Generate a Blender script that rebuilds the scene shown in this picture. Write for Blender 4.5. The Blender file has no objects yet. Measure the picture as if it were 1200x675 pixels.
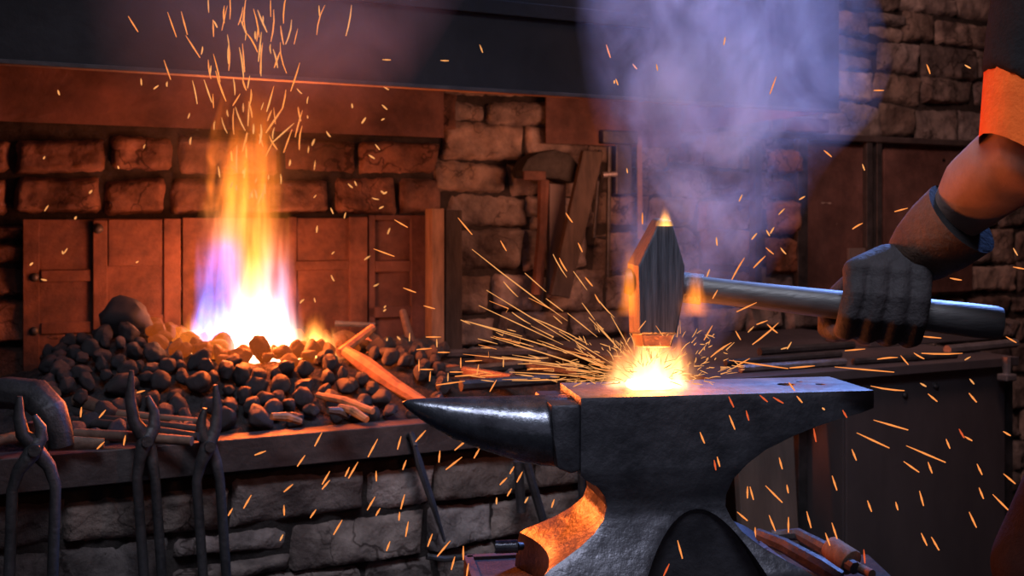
import bpy, bmesh, math, random
from mathutils import Vector, Matrix, noise as mnoise
from math import sin, cos, pi, radians as R

scene = bpy.context.scene
C = scene.collection
random.seed(7)

# ------------------------------------------------------------------ measuring helpers
CAM_Z = 0.96          # eye height
FPX = 1250.0          # focal length in pixels of the 1200 px wide frame
HZ = 263.0            # horizon row

def at(px, py, d):
    """point of the room seen at that place in the photograph, d metres away"""
    return Vector(((px - 600) / FPX * d, d, CAM_Z - (py - HZ) / FPX * d))

FO = Vector((-0.16, 2.0, 0)); FA = R(25.5)
U = Vector((cos(FA), sin(FA), 0)); Nn = Vector((-sin(FA), cos(FA), 0))
def F(s, t, z):
    return FO + U * s + Nn * t + Vector((0, 0, z))
def fpl(px, py, t):
    """(s, z) on the plane t of the forge"""
    a = (px - 600) / FPX
    d = (t + 1.8741) / (0.9026 - 0.4305 * a)
    p = at(px, py, d) - FO
    return p.dot(U), p.z
def fat(px, py, t):
    s, z = fpl(px, py, t)
    return F(s, t, z)

# ------------------------------------------------------------------ materials
def nodes_of(name):
    m = bpy.data.materials.new(name); m.use_nodes = True
    nt = m.node_tree; nt.nodes.clear()
    return m, nt

def link(nt, a, b): nt.links.new(a, b)

def val(nt, op, a, b=None, c=None, clamp=False):
    n = nt.nodes.new('ShaderNodeMath'); n.operation = op; n.use_clamp = clamp
    for i, v in enumerate((a, b, c)):
        if v is None: continue
        if isinstance(v, (int, float)): n.inputs[i].default_value = v
        else: nt.links.new(v, n.inputs[i])
    return n.outputs[0]

def ramp(nt, fac, stops, interp='LINEAR'):
    n = nt.nodes.new('ShaderNodeValToRGB'); n.color_ramp.interpolation = interp
    el = n.color_ramp.elements
    while len(el) < len(stops): el.new(0.5)
    for e, (p, c) in zip(el, stops):
        e.position = p; e.color = (*c, 1) if len(c) == 3 else c
    nt.links.new(fac, n.inputs[0])
    return n.outputs[0]

def noise_tex(nt, vec, scale, detail=4, rough=0.55, dist=0.0):
    n = nt.nodes.new('ShaderNodeTexNoise')
    n.inputs['Scale'].default_value = scale; n.inputs['Detail'].default_value = detail
    n.inputs['Roughness'].default_value = rough; n.inputs['Distortion'].default_value = dist
    nt.links.new(vec, n.inputs['Vector'])
    return n.outputs['Fac']

def surf(name, c1, c2=None, rough=0.6, metal=0.0, scale=18, bump=0.15, bscale=60, spec=0.5, stretch=(1, 1, 1), vcol=False,
         emis=None, estr=0.0, rrange=0.15, soot=0.0):
    c2 = c2 or tuple(x * 0.55 for x in c1)
    m, nt = nodes_of(name)
    out = nt.nodes.new('ShaderNodeOutputMaterial'); b = nt.nodes.new('ShaderNodeBsdfPrincipled')
    tc = nt.nodes.new('ShaderNodeTexCoord'); mp = nt.nodes.new('ShaderNodeMapping')
    mp.inputs['Scale'].default_value = stretch
    link(nt, tc.outputs['Object'], mp.inputs[0]); v = mp.outputs[0]
    n1 = noise_tex(nt, v, scale, 6, 0.62)
    col = ramp(nt, n1, [(0.32, c2), (0.68, c1)])
    if vcol:
        at_ = nt.nodes.new('ShaderNodeAttribute'); at_.attribute_name = 'Col'
        mx = nt.nodes.new('ShaderNodeMix'); mx.data_type = 'RGBA'; mx.blend_type = 'MULTIPLY'
        mx.inputs[0].default_value = 1.0
        link(nt, col, mx.inputs[6]); link(nt, at_.outputs['Color'], mx.inputs[7]); col = mx.outputs[2]
    if soot:
        sm = ramp(nt, noise_tex(nt, v, 3.2, 6, .68), [(.38, (.16, .14, .15)), (.62, (1, 1, 1))])
        mz = nt.nodes.new('ShaderNodeMix'); mz.data_type = 'RGBA'; mz.blend_type = 'MULTIPLY'; mz.inputs[0].default_value = soot
        link(nt, col, mz.inputs[6]); link(nt, sm, mz.inputs[7]); col = mz.outputs[2]
    if vcol:
        vo = nt.nodes.new('ShaderNodeTexVoronoi'); vo.feature = 'DISTANCE_TO_EDGE'; vo.inputs['Scale'].default_value = 7.5
        ds = nt.nodes.new('ShaderNodeTexNoise'); ds.inputs['Scale'].default_value = 9; ds.inputs['Detail'].default_value = 4; link(nt, v, ds.inputs['Vector'])
        va = nt.nodes.new('ShaderNodeVectorMath'); va.operation = 'MULTIPLY_ADD'; link(nt, ds.outputs['Color'], va.inputs[0]); va.inputs[1].default_value = (.22, .22, .22); link(nt, v, va.inputs[2])
        link(nt, va.outputs[0], vo.inputs['Vector'])
        big = noise_tex(nt, v, 4.0, 3)
        crack = ramp(nt, val(nt, 'ADD', vo.outputs['Distance'], val(nt, 'MULTIPLY_ADD', big, .12, -.055)), [(.0, (.25, .22, .22)), (.022, (1, 1, 1))])
        mz = nt.nodes.new('ShaderNodeMix'); mz.data_type = 'RGBA'; mz.blend_type = 'MULTIPLY'; mz.inputs[0].default_value = .85
        link(nt, col, mz.inputs[6]); link(nt, crack, mz.inputs[7]); col = mz.outputs[2]
        soot = ramp(nt, noise_tex(nt, v, 5.5, 5, .65), [(.36, (.22, .2, .21)), (.6, (1, 1, 1))])
        mz = nt.nodes.new('ShaderNodeMix'); mz.data_type = 'RGBA'; mz.blend_type = 'MULTIPLY'; mz.inputs[0].default_value = .9
        link(nt, col, mz.inputs[6]); link(nt, soot, mz.inputs[7]); col = mz.outputs[2]
    link(nt, col, b.inputs['Base Color'])
    n2 = noise_tex(nt, v, bscale, 5, 0.6)
    link(nt, val(nt, 'MULTIPLY_ADD', n2, rrange * 2, rough - rrange, clamp=True), b.inputs['Roughness'])
    b.inputs['Metallic'].default_value = metal
    b.inputs['Specular IOR Level'].default_value = spec
    if bump:
        bp = nt.nodes.new('ShaderNodeBump'); bp.inputs['Strength'].default_value = bump
        bp.inputs['Distance'].default_value = 0.01
        link(nt, val(nt, 'ADD', n2, val(nt, 'MULTIPLY', n1, 0.7)), bp.inputs['Height'])
        link(nt, bp.outputs[0], b.inputs['Normal'])
    if emis:
        b.inputs['Emission Color'].default_value = (*emis, 1)
        ne = noise_tex(nt, v, scale * 1.3, 3, 0.5)
        link(nt, val(nt, 'MULTIPLY', ramp(nt, ne, [(0.38, (0, 0, 0)), (0.66, (1, 1, 1))]), estr), b.inputs['Emission Strength'])
        m.cycles.emission_sampling = 'NONE'
    link(nt, b.outputs[0], out.inputs[0])
    return m

def emit(name, col, s):
    m, nt = nodes_of(name)
    out = nt.nodes.new('ShaderNodeOutputMaterial'); e = nt.nodes.new('ShaderNodeEmission')
    tc = nt.nodes.new('ShaderNodeTexCoord')
    n = noise_tex(nt, tc.outputs['Object'], 9, 2)
    c = ramp(nt, n, [(0.3, tuple(x * 0.75 for x in col)), (0.7, col)])
    link(nt, c, e.inputs[0]); e.inputs[1].default_value = s
    link(nt, e.outputs[0], out.inputs[0]); m.cycles.emission_sampling = 'NONE'
    return m

M = {}
M['stone'] = surf('stone', (0.40, 0.33, 0.305), (0.15, 0.125, 0.12), 0.88, 0, 16, 0.8, 48, 0.2, vcol=True)
M['mortar'] = surf('mortar', (0.045, 0.038, 0.036), (0.014, 0.012, 0.012), 0.95, 0, 14, 0.7, 45, 0.1)
M['floor'] = surf('floor_earth', (0.05, 0.042, 0.038), (0.018, 0.016, 0.015), 0.9, 0, 6, 0.5, 30, 0.2)
M['anvil'] = surf('anvil_steel', (0.10, 0.10, 0.12), (0.045, 0.046, 0.057), 0.42, 0.7, 22, 0.22, 50, 0.5, rrange=0.14)
M['horn'] = surf('horn_steel', (0.13, 0.14, 0.17), (0.05, 0.053, 0.066), 0.27, 0.8, 24, 0.10, 90, 0.5)
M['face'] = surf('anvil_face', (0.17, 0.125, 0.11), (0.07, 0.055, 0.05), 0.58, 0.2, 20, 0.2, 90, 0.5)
M['hood'] = surf('hood_sheet', (0.026, 0.025, 0.031), (0.015, 0.015, 0.019), 0.6, 0.2, 7, 0.12, 40, 0.4)
M['rust'] = surf('rusty_sheet', (0.25, 0.115, 0.08), (0.075, 0.04, 0.034), 0.75, 0.1, 9, 0.35, 50, 0.25, soot=.8)
M['sheet'] = surf('old_red_sheet', (0.20, 0.10, 0.085), (0.09, 0.05, 0.045), 0.75, 0.1, 8, 0.35, 50, 0.25, soot=.7)
M['rim'] = surf('rim_iron', (0.105, 0.085, 0.085), (0.045, 0.038, 0.04), 0.55, 0.4, 12, 0.25, 60, 0.4)
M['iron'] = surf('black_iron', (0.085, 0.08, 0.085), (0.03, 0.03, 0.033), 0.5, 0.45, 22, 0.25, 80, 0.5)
M['ironlit'] = surf('lit_iron', (0.24, 0.15, 0.11), (0.09, 0.06, 0.05), 0.6, 0.3, 22, 0.25, 80, 0.4)  # lighter brown copy of the black iron, firelight put into its colour
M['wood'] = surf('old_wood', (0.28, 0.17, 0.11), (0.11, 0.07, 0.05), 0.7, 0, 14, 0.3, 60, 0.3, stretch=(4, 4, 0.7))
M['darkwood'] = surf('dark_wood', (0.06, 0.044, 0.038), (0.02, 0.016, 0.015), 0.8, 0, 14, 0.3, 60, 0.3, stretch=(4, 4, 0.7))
M['hammer'] = surf('hammer_steel', (0.115, 0.12, 0.15), (0.035, 0.038, 0.05), 0.5, 0.55, 60, 0.3, 90, 0.5, stretch=(5, 5, 0.25))
M['handle'] = surf('handle_wood', (0.07, 0.064, 0.066), (0.03, 0.029, 0.032), 0.45, 0, 16, 0.12, 80, 0.5, stretch=(0.4, 4, 4))
M['coal'] = surf('coal', (0.052, 0.048, 0.056), (0.016, 0.015, 0.018), 0.6, 0.0, 45, 0.5, 110, 0.45)
M['coalhot'] = surf('hot_coal', (0.06, 0.036, 0.03), (0.02, 0.015, 0.015), 0.75, 0, 45, 0.5, 110, 0.3, emis=(1, 0.16, 0.015), estr=0.6)
M['ember'] = surf('ember', (0.065, 0.028, 0.02), (0.018, 0.011, 0.01), 0.8, 0, 45, 0.5, 110, 0.3, emis=(1, 0.20, 0.02), estr=1.6)
M['hotrod'] = surf('hot_rod', (0.42, 0.2, 0.1), (0.2, 0.1, 0.06), 0.7, 0, 30, 0.3, 80, 0.3, emis=(1, 0.17, 0.02), estr=0.22)
M['ash'] = surf('ash_bed', (0.045, 0.04, 0.043), (0.015, 0.014, 0.015), 0.9, 0, 40, 0.8, 90, 0.2)
M['panel'] = surf('dark_panel', (0.105, 0.092, 0.10), (0.06, 0.054, 0.062), 0.55, 0.2, 5, 0.1, 45, 0.35, stretch=(1, 1, 0.4))
M['board'] = surf('grey_board', (0.19, 0.15, 0.14), (0.115, 0.093, 0.09), 0.8, 0, 9, 0.15, 60, 0.2, stretch=(2, 2, 0.4))
M['skin'] = surf('skin', (0.28, 0.175, 0.145), (0.21, 0.13, 0.11), 0.62, 0, 30, 0.08, 140, 0.25)
M['leather'] = surf('brown_leather', (0.11, 0.058, 0.037), (0.045, 0.025, 0.018), 0.75, 0, 20, 0.25, 90, 0.4)
M['glove'] = surf('dark_glove', (0.028, 0.023, 0.026), (0.015, 0.012, 0.014), 0.75, 0, 30, 0.3, 160, 0.3)
M['orange'] = surf('orange_band', (0.9, 0.15, 0.025), (0.7, 0.11, 0.02), 0.85, 0, 30, 0.2, 200, 0.1)
M['cloth'] = surf('black_cloth', (0.016, 0.014, 0.015), (0.009, 0.008, 0.009), 0.9, 0, 30, 0.2, 200, 0.15)
M['trouser'] = surf('brown_cloth', (0.016, 0.011, 0.010), (0.010, 0.007, 0.007), 0.9, 0, 30, 0.2, 200, 0.15)
M['hair'] = surf('dark_hair', (0.03, 0.02, 0.015), (0.012, 0.009, 0.008), 0.6, 0, 60, 0.4, 200, 0.3)
M['soot'] = surf('sooty_iron', (0.022, 0.019, 0.019), (0.010, 0.009, 0.009), 0.65, .2, 22, .3, 80, .3)
M['hole'] = surf('hole_dark', (0.006, 0.006, 0.006), (0.003, 0.003, 0.003), 0.9, 0, 20, 0, 60, 0.1)
M['pale'] = surf('pale_steel', (0.30, 0.28, 0.30), (0.14, 0.13, 0.14), 0.4, 0.5, 20, 0.2, 80, 0.5)
M['hot'] = emit('white_hot_steel', (1.0, 0.6, 0.25), 6)
M['spark'] = emit('spark_orange', (1.0, 0.30, 0.07), 1.25)
M['sparkhot'] = emit('spark_yellow', (1.0, 0.40, 0.12), 1.1)
M['sparkred'] = emit('spark_red', (1.0, 0.14, 0.04), .85)

# ------------------------------------------------------------------ mesh building
class MB:
    def __init__(self):
        self.v = []; self.f = []; self.c = None
    def add(self, vs, fs):
        o = len(self.v); self.v += [Vector(p) for p in vs]; self.f += [tuple(i + o for i in f) for f in fs]; return self
    def hexa(self, p):   # eight corners: bottom ring 0-3, top ring 4-7
        return self.add(p, [(3, 2, 1, 0), (4, 5, 6, 7), (0, 1, 5, 4), (1, 2, 6, 5), (2, 3, 7, 6), (3, 0, 4, 7)])
    def fbox(self, s0, s1, t0, t1, z0, z1, lean=0.0):
        return self.hexa([F(s0, t0, z0), F(s1, t0, z0), F(s1, t1, z0), F(s0, t1, z0),
                          F(s0 + lean, t0, z1), F(s1 + lean, t0, z1), F(s1 + lean, t1, z1), F(s0 + lean, t1, z1)])
    def tube(self, pts, rad, sides=10, flat=1.0, up=None, caps=True, twist=0.0):
        pts = [Vector(p) for p in pts]
        if isinstance(rad, (int, float)): rad = [rad] * len(pts)
        n = len(pts); o = len(self.v)
        tang = []
        for i in range(n):
            a = pts[max(0, i - 1)]; b = pts[min(n - 1, i + 1)]
            tang.append((b - a).normalized())
        ref = Vector(up) if up is not None else (Vector((0, 0, 1)) if abs(tang[0].z) < 0.9 else Vector((0, 1, 0)))
        e1 = (ref - tang[0] * ref.dot(tang[0])).normalized()
        for i in range(n):
            e1 = (e1 - tang[i] * e1.dot(tang[i])).normalized()
            e2 = tang[i].cross(e1)
            for k in range(sides):
                a = 2 * pi * (k + 0.5) / sides + twist
                self.v.append(pts[i] + e1 * (cos(a) * rad[i]) + e2 * (sin(a) * rad[i] * flat))
        for i in range(n - 1):
            for k in range(sides):
                k2 = (k + 1) % sides
                self.f.append((o + i * sides + k, o + i * sides + k2, o + (i + 1) * sides + k2, o + (i + 1) * sides + k))
        if caps:
            self.f.append(tuple(o + k for k in reversed(range(sides))))
            self.f.append(tuple(o + (n - 1) * sides + k for k in range(sides)))
        return self
    def ball(self, c, r, sub=2, scale=(1, 1, 1)):
        bm = bmesh.new(); bmesh.ops.create_icosphere(bm, subdivisions=sub, radius=1.0)
        vs = [Vector((v.co.x * r * scale[0], v.co.y * r * scale[1], v.co.z * r * scale[2])) + Vector(c) for v in bm.verts]
        fs = [tuple(v.index for v in f.verts) for f in bm.faces]; bm.free()
        return self.add(vs, fs)
    def prism(self, poly, depth):      # poly: points in order, extruded by vector
        n = len(poly); poly = [Vector(p) for p in poly]; d = Vector(depth)
        vs = poly + [p + d for p in poly]
        fs = [tuple(range(n)), tuple(reversed(range(n, 2 * n)))] + [((i + 1) % n, i, n + i, n + (i + 1) % n) for i in range(n)]
        return self.add(vs, fs)
    def build(self, name, mat, parent=None, smooth=False, bevel=0.0, base=None, remesh=0.0, smoothit=0, sub=0):
        me = bpy.data.meshes.new(name)
        if parent is not None:
            r = parent
            while r.parent: r = r.parent
            org = Vector(r.location)
        elif base is not None: org = Vector(base)
        else:
            xs = [p.x for p in self.v]; ys = [p.y for p in self.v]
            org = Vector(((min(xs) + max(xs)) / 2, (min(ys) + max(ys)) / 2, min(p.z for p in self.v)))
        me.from_pydata([p - org for p in self.v], [], self.f)
        if self.c:
            a = me.attributes.new('Col', 'FLOAT_COLOR', 'POINT')
            a.data.foreach_set('color', [x for c in self.c for x in c])
        bm = bmesh.new(); bm.from_mesh(me); bmesh.ops.recalc_face_normals(bm, faces=bm.faces); bm.to_mesh(me); bm.free()
        o = bpy.data.objects.new(name, me); C.objects.link(o)
        me.materials.append(mat)
        if parent is not None: o.parent = parent
        else: o.location = org
        if remesh:
            md = o.modifiers.new('remesh', 'REMESH'); md.mode = 'VOXEL'; md.voxel_size = remesh; md.use_smooth_shade = True
        if smoothit:
            md = o.modifiers.new('smooth', 'SMOOTH'); md.iterations = smoothit; md.factor = 0.5
        if bevel:
            md = o.modifiers.new('bevel', 'BEVEL'); md.width = bevel; md.segments = 2; md.limit_method = 'ANGLE'; md.angle_limit = R(35)
        if sub:
            md = o.modifiers.new('sub', 'SUBSURF'); md.levels = sub; md.render_levels = sub
        if o.modifiers: bake(o)
        if smooth:
            for p in o.data.polygons: p.use_smooth = True
            if smooth != 'all':
                o.data.set_sharp_from_angle(angle=R(38))
        return o

def bake(o):
    dg = bpy.context.evaluated_depsgraph_get(); dg.update()
    me = bpy.data.meshes.new_from_object(o.evaluated_get(dg)); old = o.data
    o.modifiers.clear(); o.data = me; me.name = old.name
    bpy.data.meshes.remove(old)

def tag(o, label=None, cat=None, group=None, kind=None):
    if label: o['label'] = label
    if cat: o['category'] = cat
    if group: o['group'] = group
    if kind: o['kind'] = kind
    return o

def thing(name, loc, label, cat, group=None):
    o = bpy.data.objects.new(name, None); C.objects.link(o); o.location = loc
    o.empty_display_size = 0.05
    return tag(o, label, cat, group)

def nz(p, s, seed=0.0):
    return mnoise.noise(Vector(p) * s + Vector((seed, seed * 1.7, -seed)))

# ------------------------------------------------------------------ masonry
def stones(mb, rects, t, depth=0.022, seed=1, wob=0.008, tint=None, step=0.010):
    """rects: (s0, s1, z0, z1) of each stone; rough rounded blocks proud of plane t (towards the room)"""
    rnd = random.Random(seed)
    if mb.c is None: mb.c = [(1, 1, 1, 1)] * len(mb.v)
    for k, (s0, s1, z0, z1) in enumerate(rects):
        j = lambda a: rnd.uniform(-a, a)
        w, h = s1 - s0, z1 - z0
        cs = [(s0 + j(wob), z0 + j(wob)), (s1 + j(wob), z0 + j(wob)), (s1 + j(wob), z1 + j(wob)), (s0 + j(wob), z1 + j(wob))]
        nx = max(4, int(w / step)); ny = max(4, int(h / step)); sd = rnd.uniform(0, 90)
        dp = depth * rnd.uniform(0.6, 1.25); tl, tm = rnd.uniform(-.012, .012), rnd.uniform(-.01, .01)
        g = rnd.uniform(0.5, 1.15); wm = rnd.uniform(-0.06, 0.10)
        col = (g * (1 + wm), g, g * (1 - wm), 1)
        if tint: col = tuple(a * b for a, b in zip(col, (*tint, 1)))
        o = len(mb.v)
        for b in range(ny + 1):
            for a in range(nx + 1):
                u, v = a / nx, b / ny
                s = (cs[0][0] * (1 - u) + cs[1][0] * u) * (1 - v) + (cs[3][0] * (1 - u) + cs[2][0] * u) * v
                z = (cs[0][1] * (1 - u) + cs[1][1] * u) * (1 - v) + (cs[3][1] * (1 - u) + cs[2][1] * u) * v
                eu = min(u, 1 - u) * w; ev = min(v, 1 - v) * h; e = min(eu, ev)
                q = min(1.0, e / 0.009); prof = math.sqrt(max(0, 1 - (1 - q) ** 2))
                n1 = nz((s, z, sd), 22, sd); n2 = nz((s, z, sd), 55, sd)
                # crumbly outline
                if e < 1e-6:
                    s += n1 * 0.008; z += n2 * 0.006
                d = -0.008 + (dp + 0.008) * prof + prof * (n1 * 0.008 + n2 * 0.006 + abs(nz((s, z, sd), 12, sd + 5)) * -.012 + tl * (u - .5) * 2 + tm * (v - .5) * 2)
                mb.v.append(F(s, t - d, z)); mb.c.append(col)
        for b in range(ny):
            for a in range(nx):
                i = o + b * (nx + 1) + a
                mb.f.append((i, i + 1, i + nx + 2, i + nx + 1))

def courses(s0, s1, z0, z1, hr, wr, seed, gap=0.005):
    rnd = random.Random(seed); out = []; z = z0
    while z < z1 - 0.02:
        h = min(rnd.uniform(*hr), z1 - z)
        s = s0 - rnd.uniform(0, wr[0])
        while s < s1:
            w = rnd.uniform(*wr); e = min(s + w, s1 + 0.02)
            if e - s > 0.03:
                if rnd.random() < 0.12 and h > 0.09:
                    m = z + h * rnd.uniform(.4, .6)
                    out.append((s + gap / 2, e - gap / 2, z + gap / 2, m - gap / 2)); out.append((s + gap / 2, e - gap / 2, m + gap / 2, z + h - gap / 2))
                else:
                    out.append((s + gap / 2, e - gap / 2, z + gap / 2, z + h - gap / 2))
            s += w
        z += h
    return out

TB = 0.80      # back wall plane
TOPZ = 2.1
def slab_mortar(mb, s0, s1, z0, z1, t, th):
    mb.fbox(s0, s1, t, t + th, z0, z1)
    if mb.c is not None: mb.c += [(0.5, 0.5, 0.5, 1)] * 8
    else: mb.c = [(0.5, 0.5, 0.5, 1)] * len(mb.v)

sB = fpl(527, 200, TB)[0]
zP = fpl(60, 257, TB)[1]             # top of the iron doors
wm = MB(); slab_mortar(wm, -1.7, 3.3, 0, TOPZ, TB + 0.004, 0.2)
wall = wm.build('wall_back', M['mortar']); wall['kind'] = 'structure'
ws = MB()
# bricks over the doors
def row(py0, py1, edges):
    out = []
    for a, b in zip(edges[:-1], edges[1:]):
        s0, za = fpl(a + 2.5, py0, TB - .02); s1, zb = fpl(b - 2.5, py1, TB - .02)
        zc = fpl(a, py1, TB - .02)[1]
        out.append((s0, s1, zc, za))
    return out
brick_n = 0
rects = row(160, 202, [-40, 14, 126, 206, 330, 420, 518]) + row(207, 250, [-40, 12, 120, 200, 275, 390, 470, 520])
rects += courses(-1.65, sB, 0.45, zP - 0.012, (0.09, 0.13), (0.16, 0.3), 5)
rects += courses(-1.65, sB, 1.20, TOPZ, (0.09, 0.12), (0.18, 0.3), 6)
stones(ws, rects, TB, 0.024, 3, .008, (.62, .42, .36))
sr = sB + 0.005
rects = courses(sr, 3.25, 0.0, TOPZ, (0.08, 0.13), (0.13, 0.28), 21)
stones(ws, rects, TB, 0.018, 11, .014)
tr = ws.build('trim_wall_stones', M['stone'], smooth='all'); tr['kind'] = 'structure'
fl = MB(); fl.add([(-3.5, -0.8, 0), (4.5, -0.8, 0), (4.5, 5.5, 0), (-3.5, 5.5, 0)], [(0, 1, 2, 3)])
o = fl.build('floor', M['floor']); o['kind'] = 'structure'

# ------------------------------------------------------------------ forge hearth
ZL = CAM_Z - 0.371
sE = 0.42; sW = -1.55
forge = thing('forge_hearth', F(-0.6, 0.35, 0), 'long stone forge hearth with an iron rim, holding the coal fire', 'forge')
mb = MB(); slab_mortar(mb, sW, sE, 0, ZL - 0.05, 0.045, TB - 0.05)
mb.build('hearth_core', M['mortar'], forge)
mb = MB()
rects = courses(sW, sE, 0.0, ZL - 0.085, (0.085, 0.125), (0.12, 0.30), 33, .001)
stones(mb, rects, 0.045, 0.017, 8, 0.009)
mb.build('stone_front', M['stone'], forge, smooth='all')
mb = MB()
mb.fbox(sW, sE + .01, -0.006, 0.0, ZL - 0.056, ZL); mb.fbox(sW, sE + .01, 0.0, 0.05, ZL - 0.008, ZL)
mb.build('iron_rim', M['rim'], forge, bevel=0.0015)
# fire centre on the bed
fs, fz = fpl(297, 432, 0.46)
FIRE = F(fs, 0.46, 0)
def bedh(s, t):
    r = math.hypot((s - fs) * 0.75, (t - 0.46))
    mound = 0.085 * math.exp(-(r / 0.33) ** 2)
    l = 0.055 * math.exp(-(((s - fpl(140, 430, .5)[0]) / 0.16) ** 2 + ((t - .5) / .2) ** 2))
    base = -0.035 if t < 0.03 else -0.03 + 0.06 * min(1, t / 0.25)
    pit = -0.05 * math.exp(-(r / 0.10) ** 2)
    return ZL + base + mound + l + pit
mb = MB(); nx, nt_ = 150, 60; o0 = 0
for b in range(nt_ + 1):
    for a in range(nx + 1):
        s = sW + (sE - sW) * a / nx; t = 0.05 + (TB - 0.105) * b / nt_
        mb.v.append(F(s, t, bedh(s, t) - 0.012 + 0.012 * nz((s, t, 0), 30, 2) + 0.006 * nz((s, t, 0), 80, 4)))
for b in range(nt_):
    for a in range(nx):
        i = b * (nx + 1) + a; mb.f.append((i, i + 1, i + nx + 2, i + nx + 1))
bed = mb.build('coal_fines', M['ash'], None, smooth='all')
tag(bed, 'bed of fine black coal and ash filling the hearth', 'coal fines', kind='stuff')

# ------------------------------------------------------------------ forge hood
ZH = 1.232; TH = 0.10
sR = fpl(983, 130, TH)[0]
hood = thing('forge_hood', F(-0.3, 0.4, ZH), 'wide dark sheet metal smoke hood over the forge', 'forge hood')
mb = MB(); mb.fbox(sW - .1, sR, TH, TH + 0.004, ZH, 2.0); mb.build('front_sheet', M['hood'], hood)
mb = MB(); mb.fbox(sW - .1, sR + .002, TH - 0.004, TH + 0.022, ZH - 0.004, ZH + 0.004); mb.build('lower_edge', M['rim'], hood, bevel=0.001)
mb = MB(); mb.fbox(sR - .004, sR, TH + .004, TB - .03, ZH, 2.0); mb.build('side_sheet', M['rust'], hood)
s1 = fpl(520, 120, TB - .045)[0]
mb = MB(); mb.fbox(sW - .1, s1, TB - .045, TB - .04, 1.19, 2.0); mb.build('back_sheet', M['sheet'], hood)
s0 = fpl(640, 120, TB - .045)[0]
mb = MB(); mb.fbox(s0, sR - .004, TB - .045, TB - .04, 1.185, 2.0); mb.build('back_sheet', M['sheet'], hood)
mb = MB(); mb.fbox(fpl(330, 10, TH)[0], fpl(760, 10, TH)[0], TH - 0.012, TH, fpl(450, 6, TH)[1], fpl(450, 6, TH)[1] + .03)
mb.build('stiffening_bar', M['hood'], hood, bevel=0.002)

# ------------------------------------------------------------------ iron doors on the back wall
TD = TB - 0.035
def prect(mb, x0, y0, x1, y1, t, th, bev=0):
    a, za = fpl(x0, y0, t); b, _ = fpl(x1, y0, t); _, zb = fpl(x0, y1, t)
    mb.fbox(a, b, t, t + th, zb, za); return mb
def rivet(mb, x, y, t, r):
    p = fat(x, y, t); mb.ball(p, r, 2); return mb
d = thing('iron_door', fat(68, 440, TD), 'flat rusty iron door with two riveted strap hinges, far left of the hearth', 'door')
prect(MB(), 27, 257, 109, 445, TD, 0.012).build('door_panel', M['rust'], d, bevel=0.002)
for y0, y1, ry in ((317, 331, 325), (379, 392, 388)):
    h = prect(MB(), 48, y0, 107, y1, TD - 0.008, 0.008).build('strap', M['rust'], d, bevel=0.002)
    rivet(MB(), 40, ry, TD - 0.002, 0.011).build('rivet', M['iron'], d, smooth='all')
prect(MB(), 27, 257, 46, 445, TD - 0.004, 0.004).build('door_stile', M['rust'], d, bevel=0.001)
d = thing('iron_door', fat(160, 440, TD), 'framed rusty iron door left of the flames with an upper panel lifted proud', 'door')
prect(MB(), 110, 256, 212, 445, TD, 0.008).build('door_panel', M['rust'], d, bevel=0.002)
prect(MB(), 109, 258, 126, 445, TD - 0.016, 0.016).build('door_stile', M['rust'], d, bevel=0.002)
prect(MB(), 192, 256, 212, 445, TD - 0.008, 0.008).build('door_stile', M['rust'], d, bevel=0.002)
prect(MB(), 127, 257, 190, 312, TD - 0.011, 0.011).build('upper_panel', M['rust'], d, bevel=0.002)
prect(MB(), 128, 371, 192, 392, TD - 0.005, 0.005).build('cross_rail', M['rust'], d, bevel=0.002)
rivet(MB(), 115, 268, TD - 0.017, 0.012).build('rivet', M['iron'], d, smooth='all')
d = thing('iron_door', fat(380, 440, TD), 'broad rusty iron door right behind the flames', 'door')
prect(MB(), 214, 255, 424, 445, TD, 0.008).build('door_panel', M['rust'], d, bevel=0.002)
prect(MB(), 410, 254, 431, 410, TD - 0.010, 0.010).build('door_stile', M['rust'], d, bevel=0.002)
prect(MB(), 345, 306, 410, 317, TD - 0.006, 0.006).build('cross_rail', M['rust'], d, bevel=0.002)
prect(MB(), 338, 254, 348, 410, TD - 0.006, 0.006).build('door_stile', M['rust'], d, bevel=0.002)
d = thing('iron_door', fat(468, 440, TD), 'framed iron door right of the fire, beside the leaning boards', 'door')
prect(MB(), 432, 253, 506, 450, TD + 0.008, 0.008).build('door_panel', M['sheet'], d, bevel=0.002)
prect(MB(), 432, 252, 440, 420, TD - 0.004, 0.012).build('door_stile', M['sheet'], d, bevel=0.002)
prect(MB(), 482, 252, 500, 420, TD - 0.006, 0.014).build('door_stile', M['sheet'], d, bevel=0.002)
prect(MB(), 440, 306, 482, 319, TD - 0.004, 0.012).build('cross_rail', M['sheet'], d, bevel=0.002)
prect(MB(), 432, 360, 482, 373, TD - 0.004, 0.012).build('cross_rail', M['sheet'], d, bevel=0.002)
prect(MB(), 440, 252, 482, 258, TD - 0.004, 0.012).build('cross_rail', M['sheet'], d, bevel=0.002)

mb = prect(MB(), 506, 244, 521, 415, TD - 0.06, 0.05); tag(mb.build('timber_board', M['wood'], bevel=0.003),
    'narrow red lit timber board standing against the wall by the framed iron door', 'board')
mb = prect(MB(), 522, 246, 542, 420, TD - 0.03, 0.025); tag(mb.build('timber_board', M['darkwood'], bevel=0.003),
    'dark timber board standing against the wall, right of the red lit one', 'board')

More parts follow.
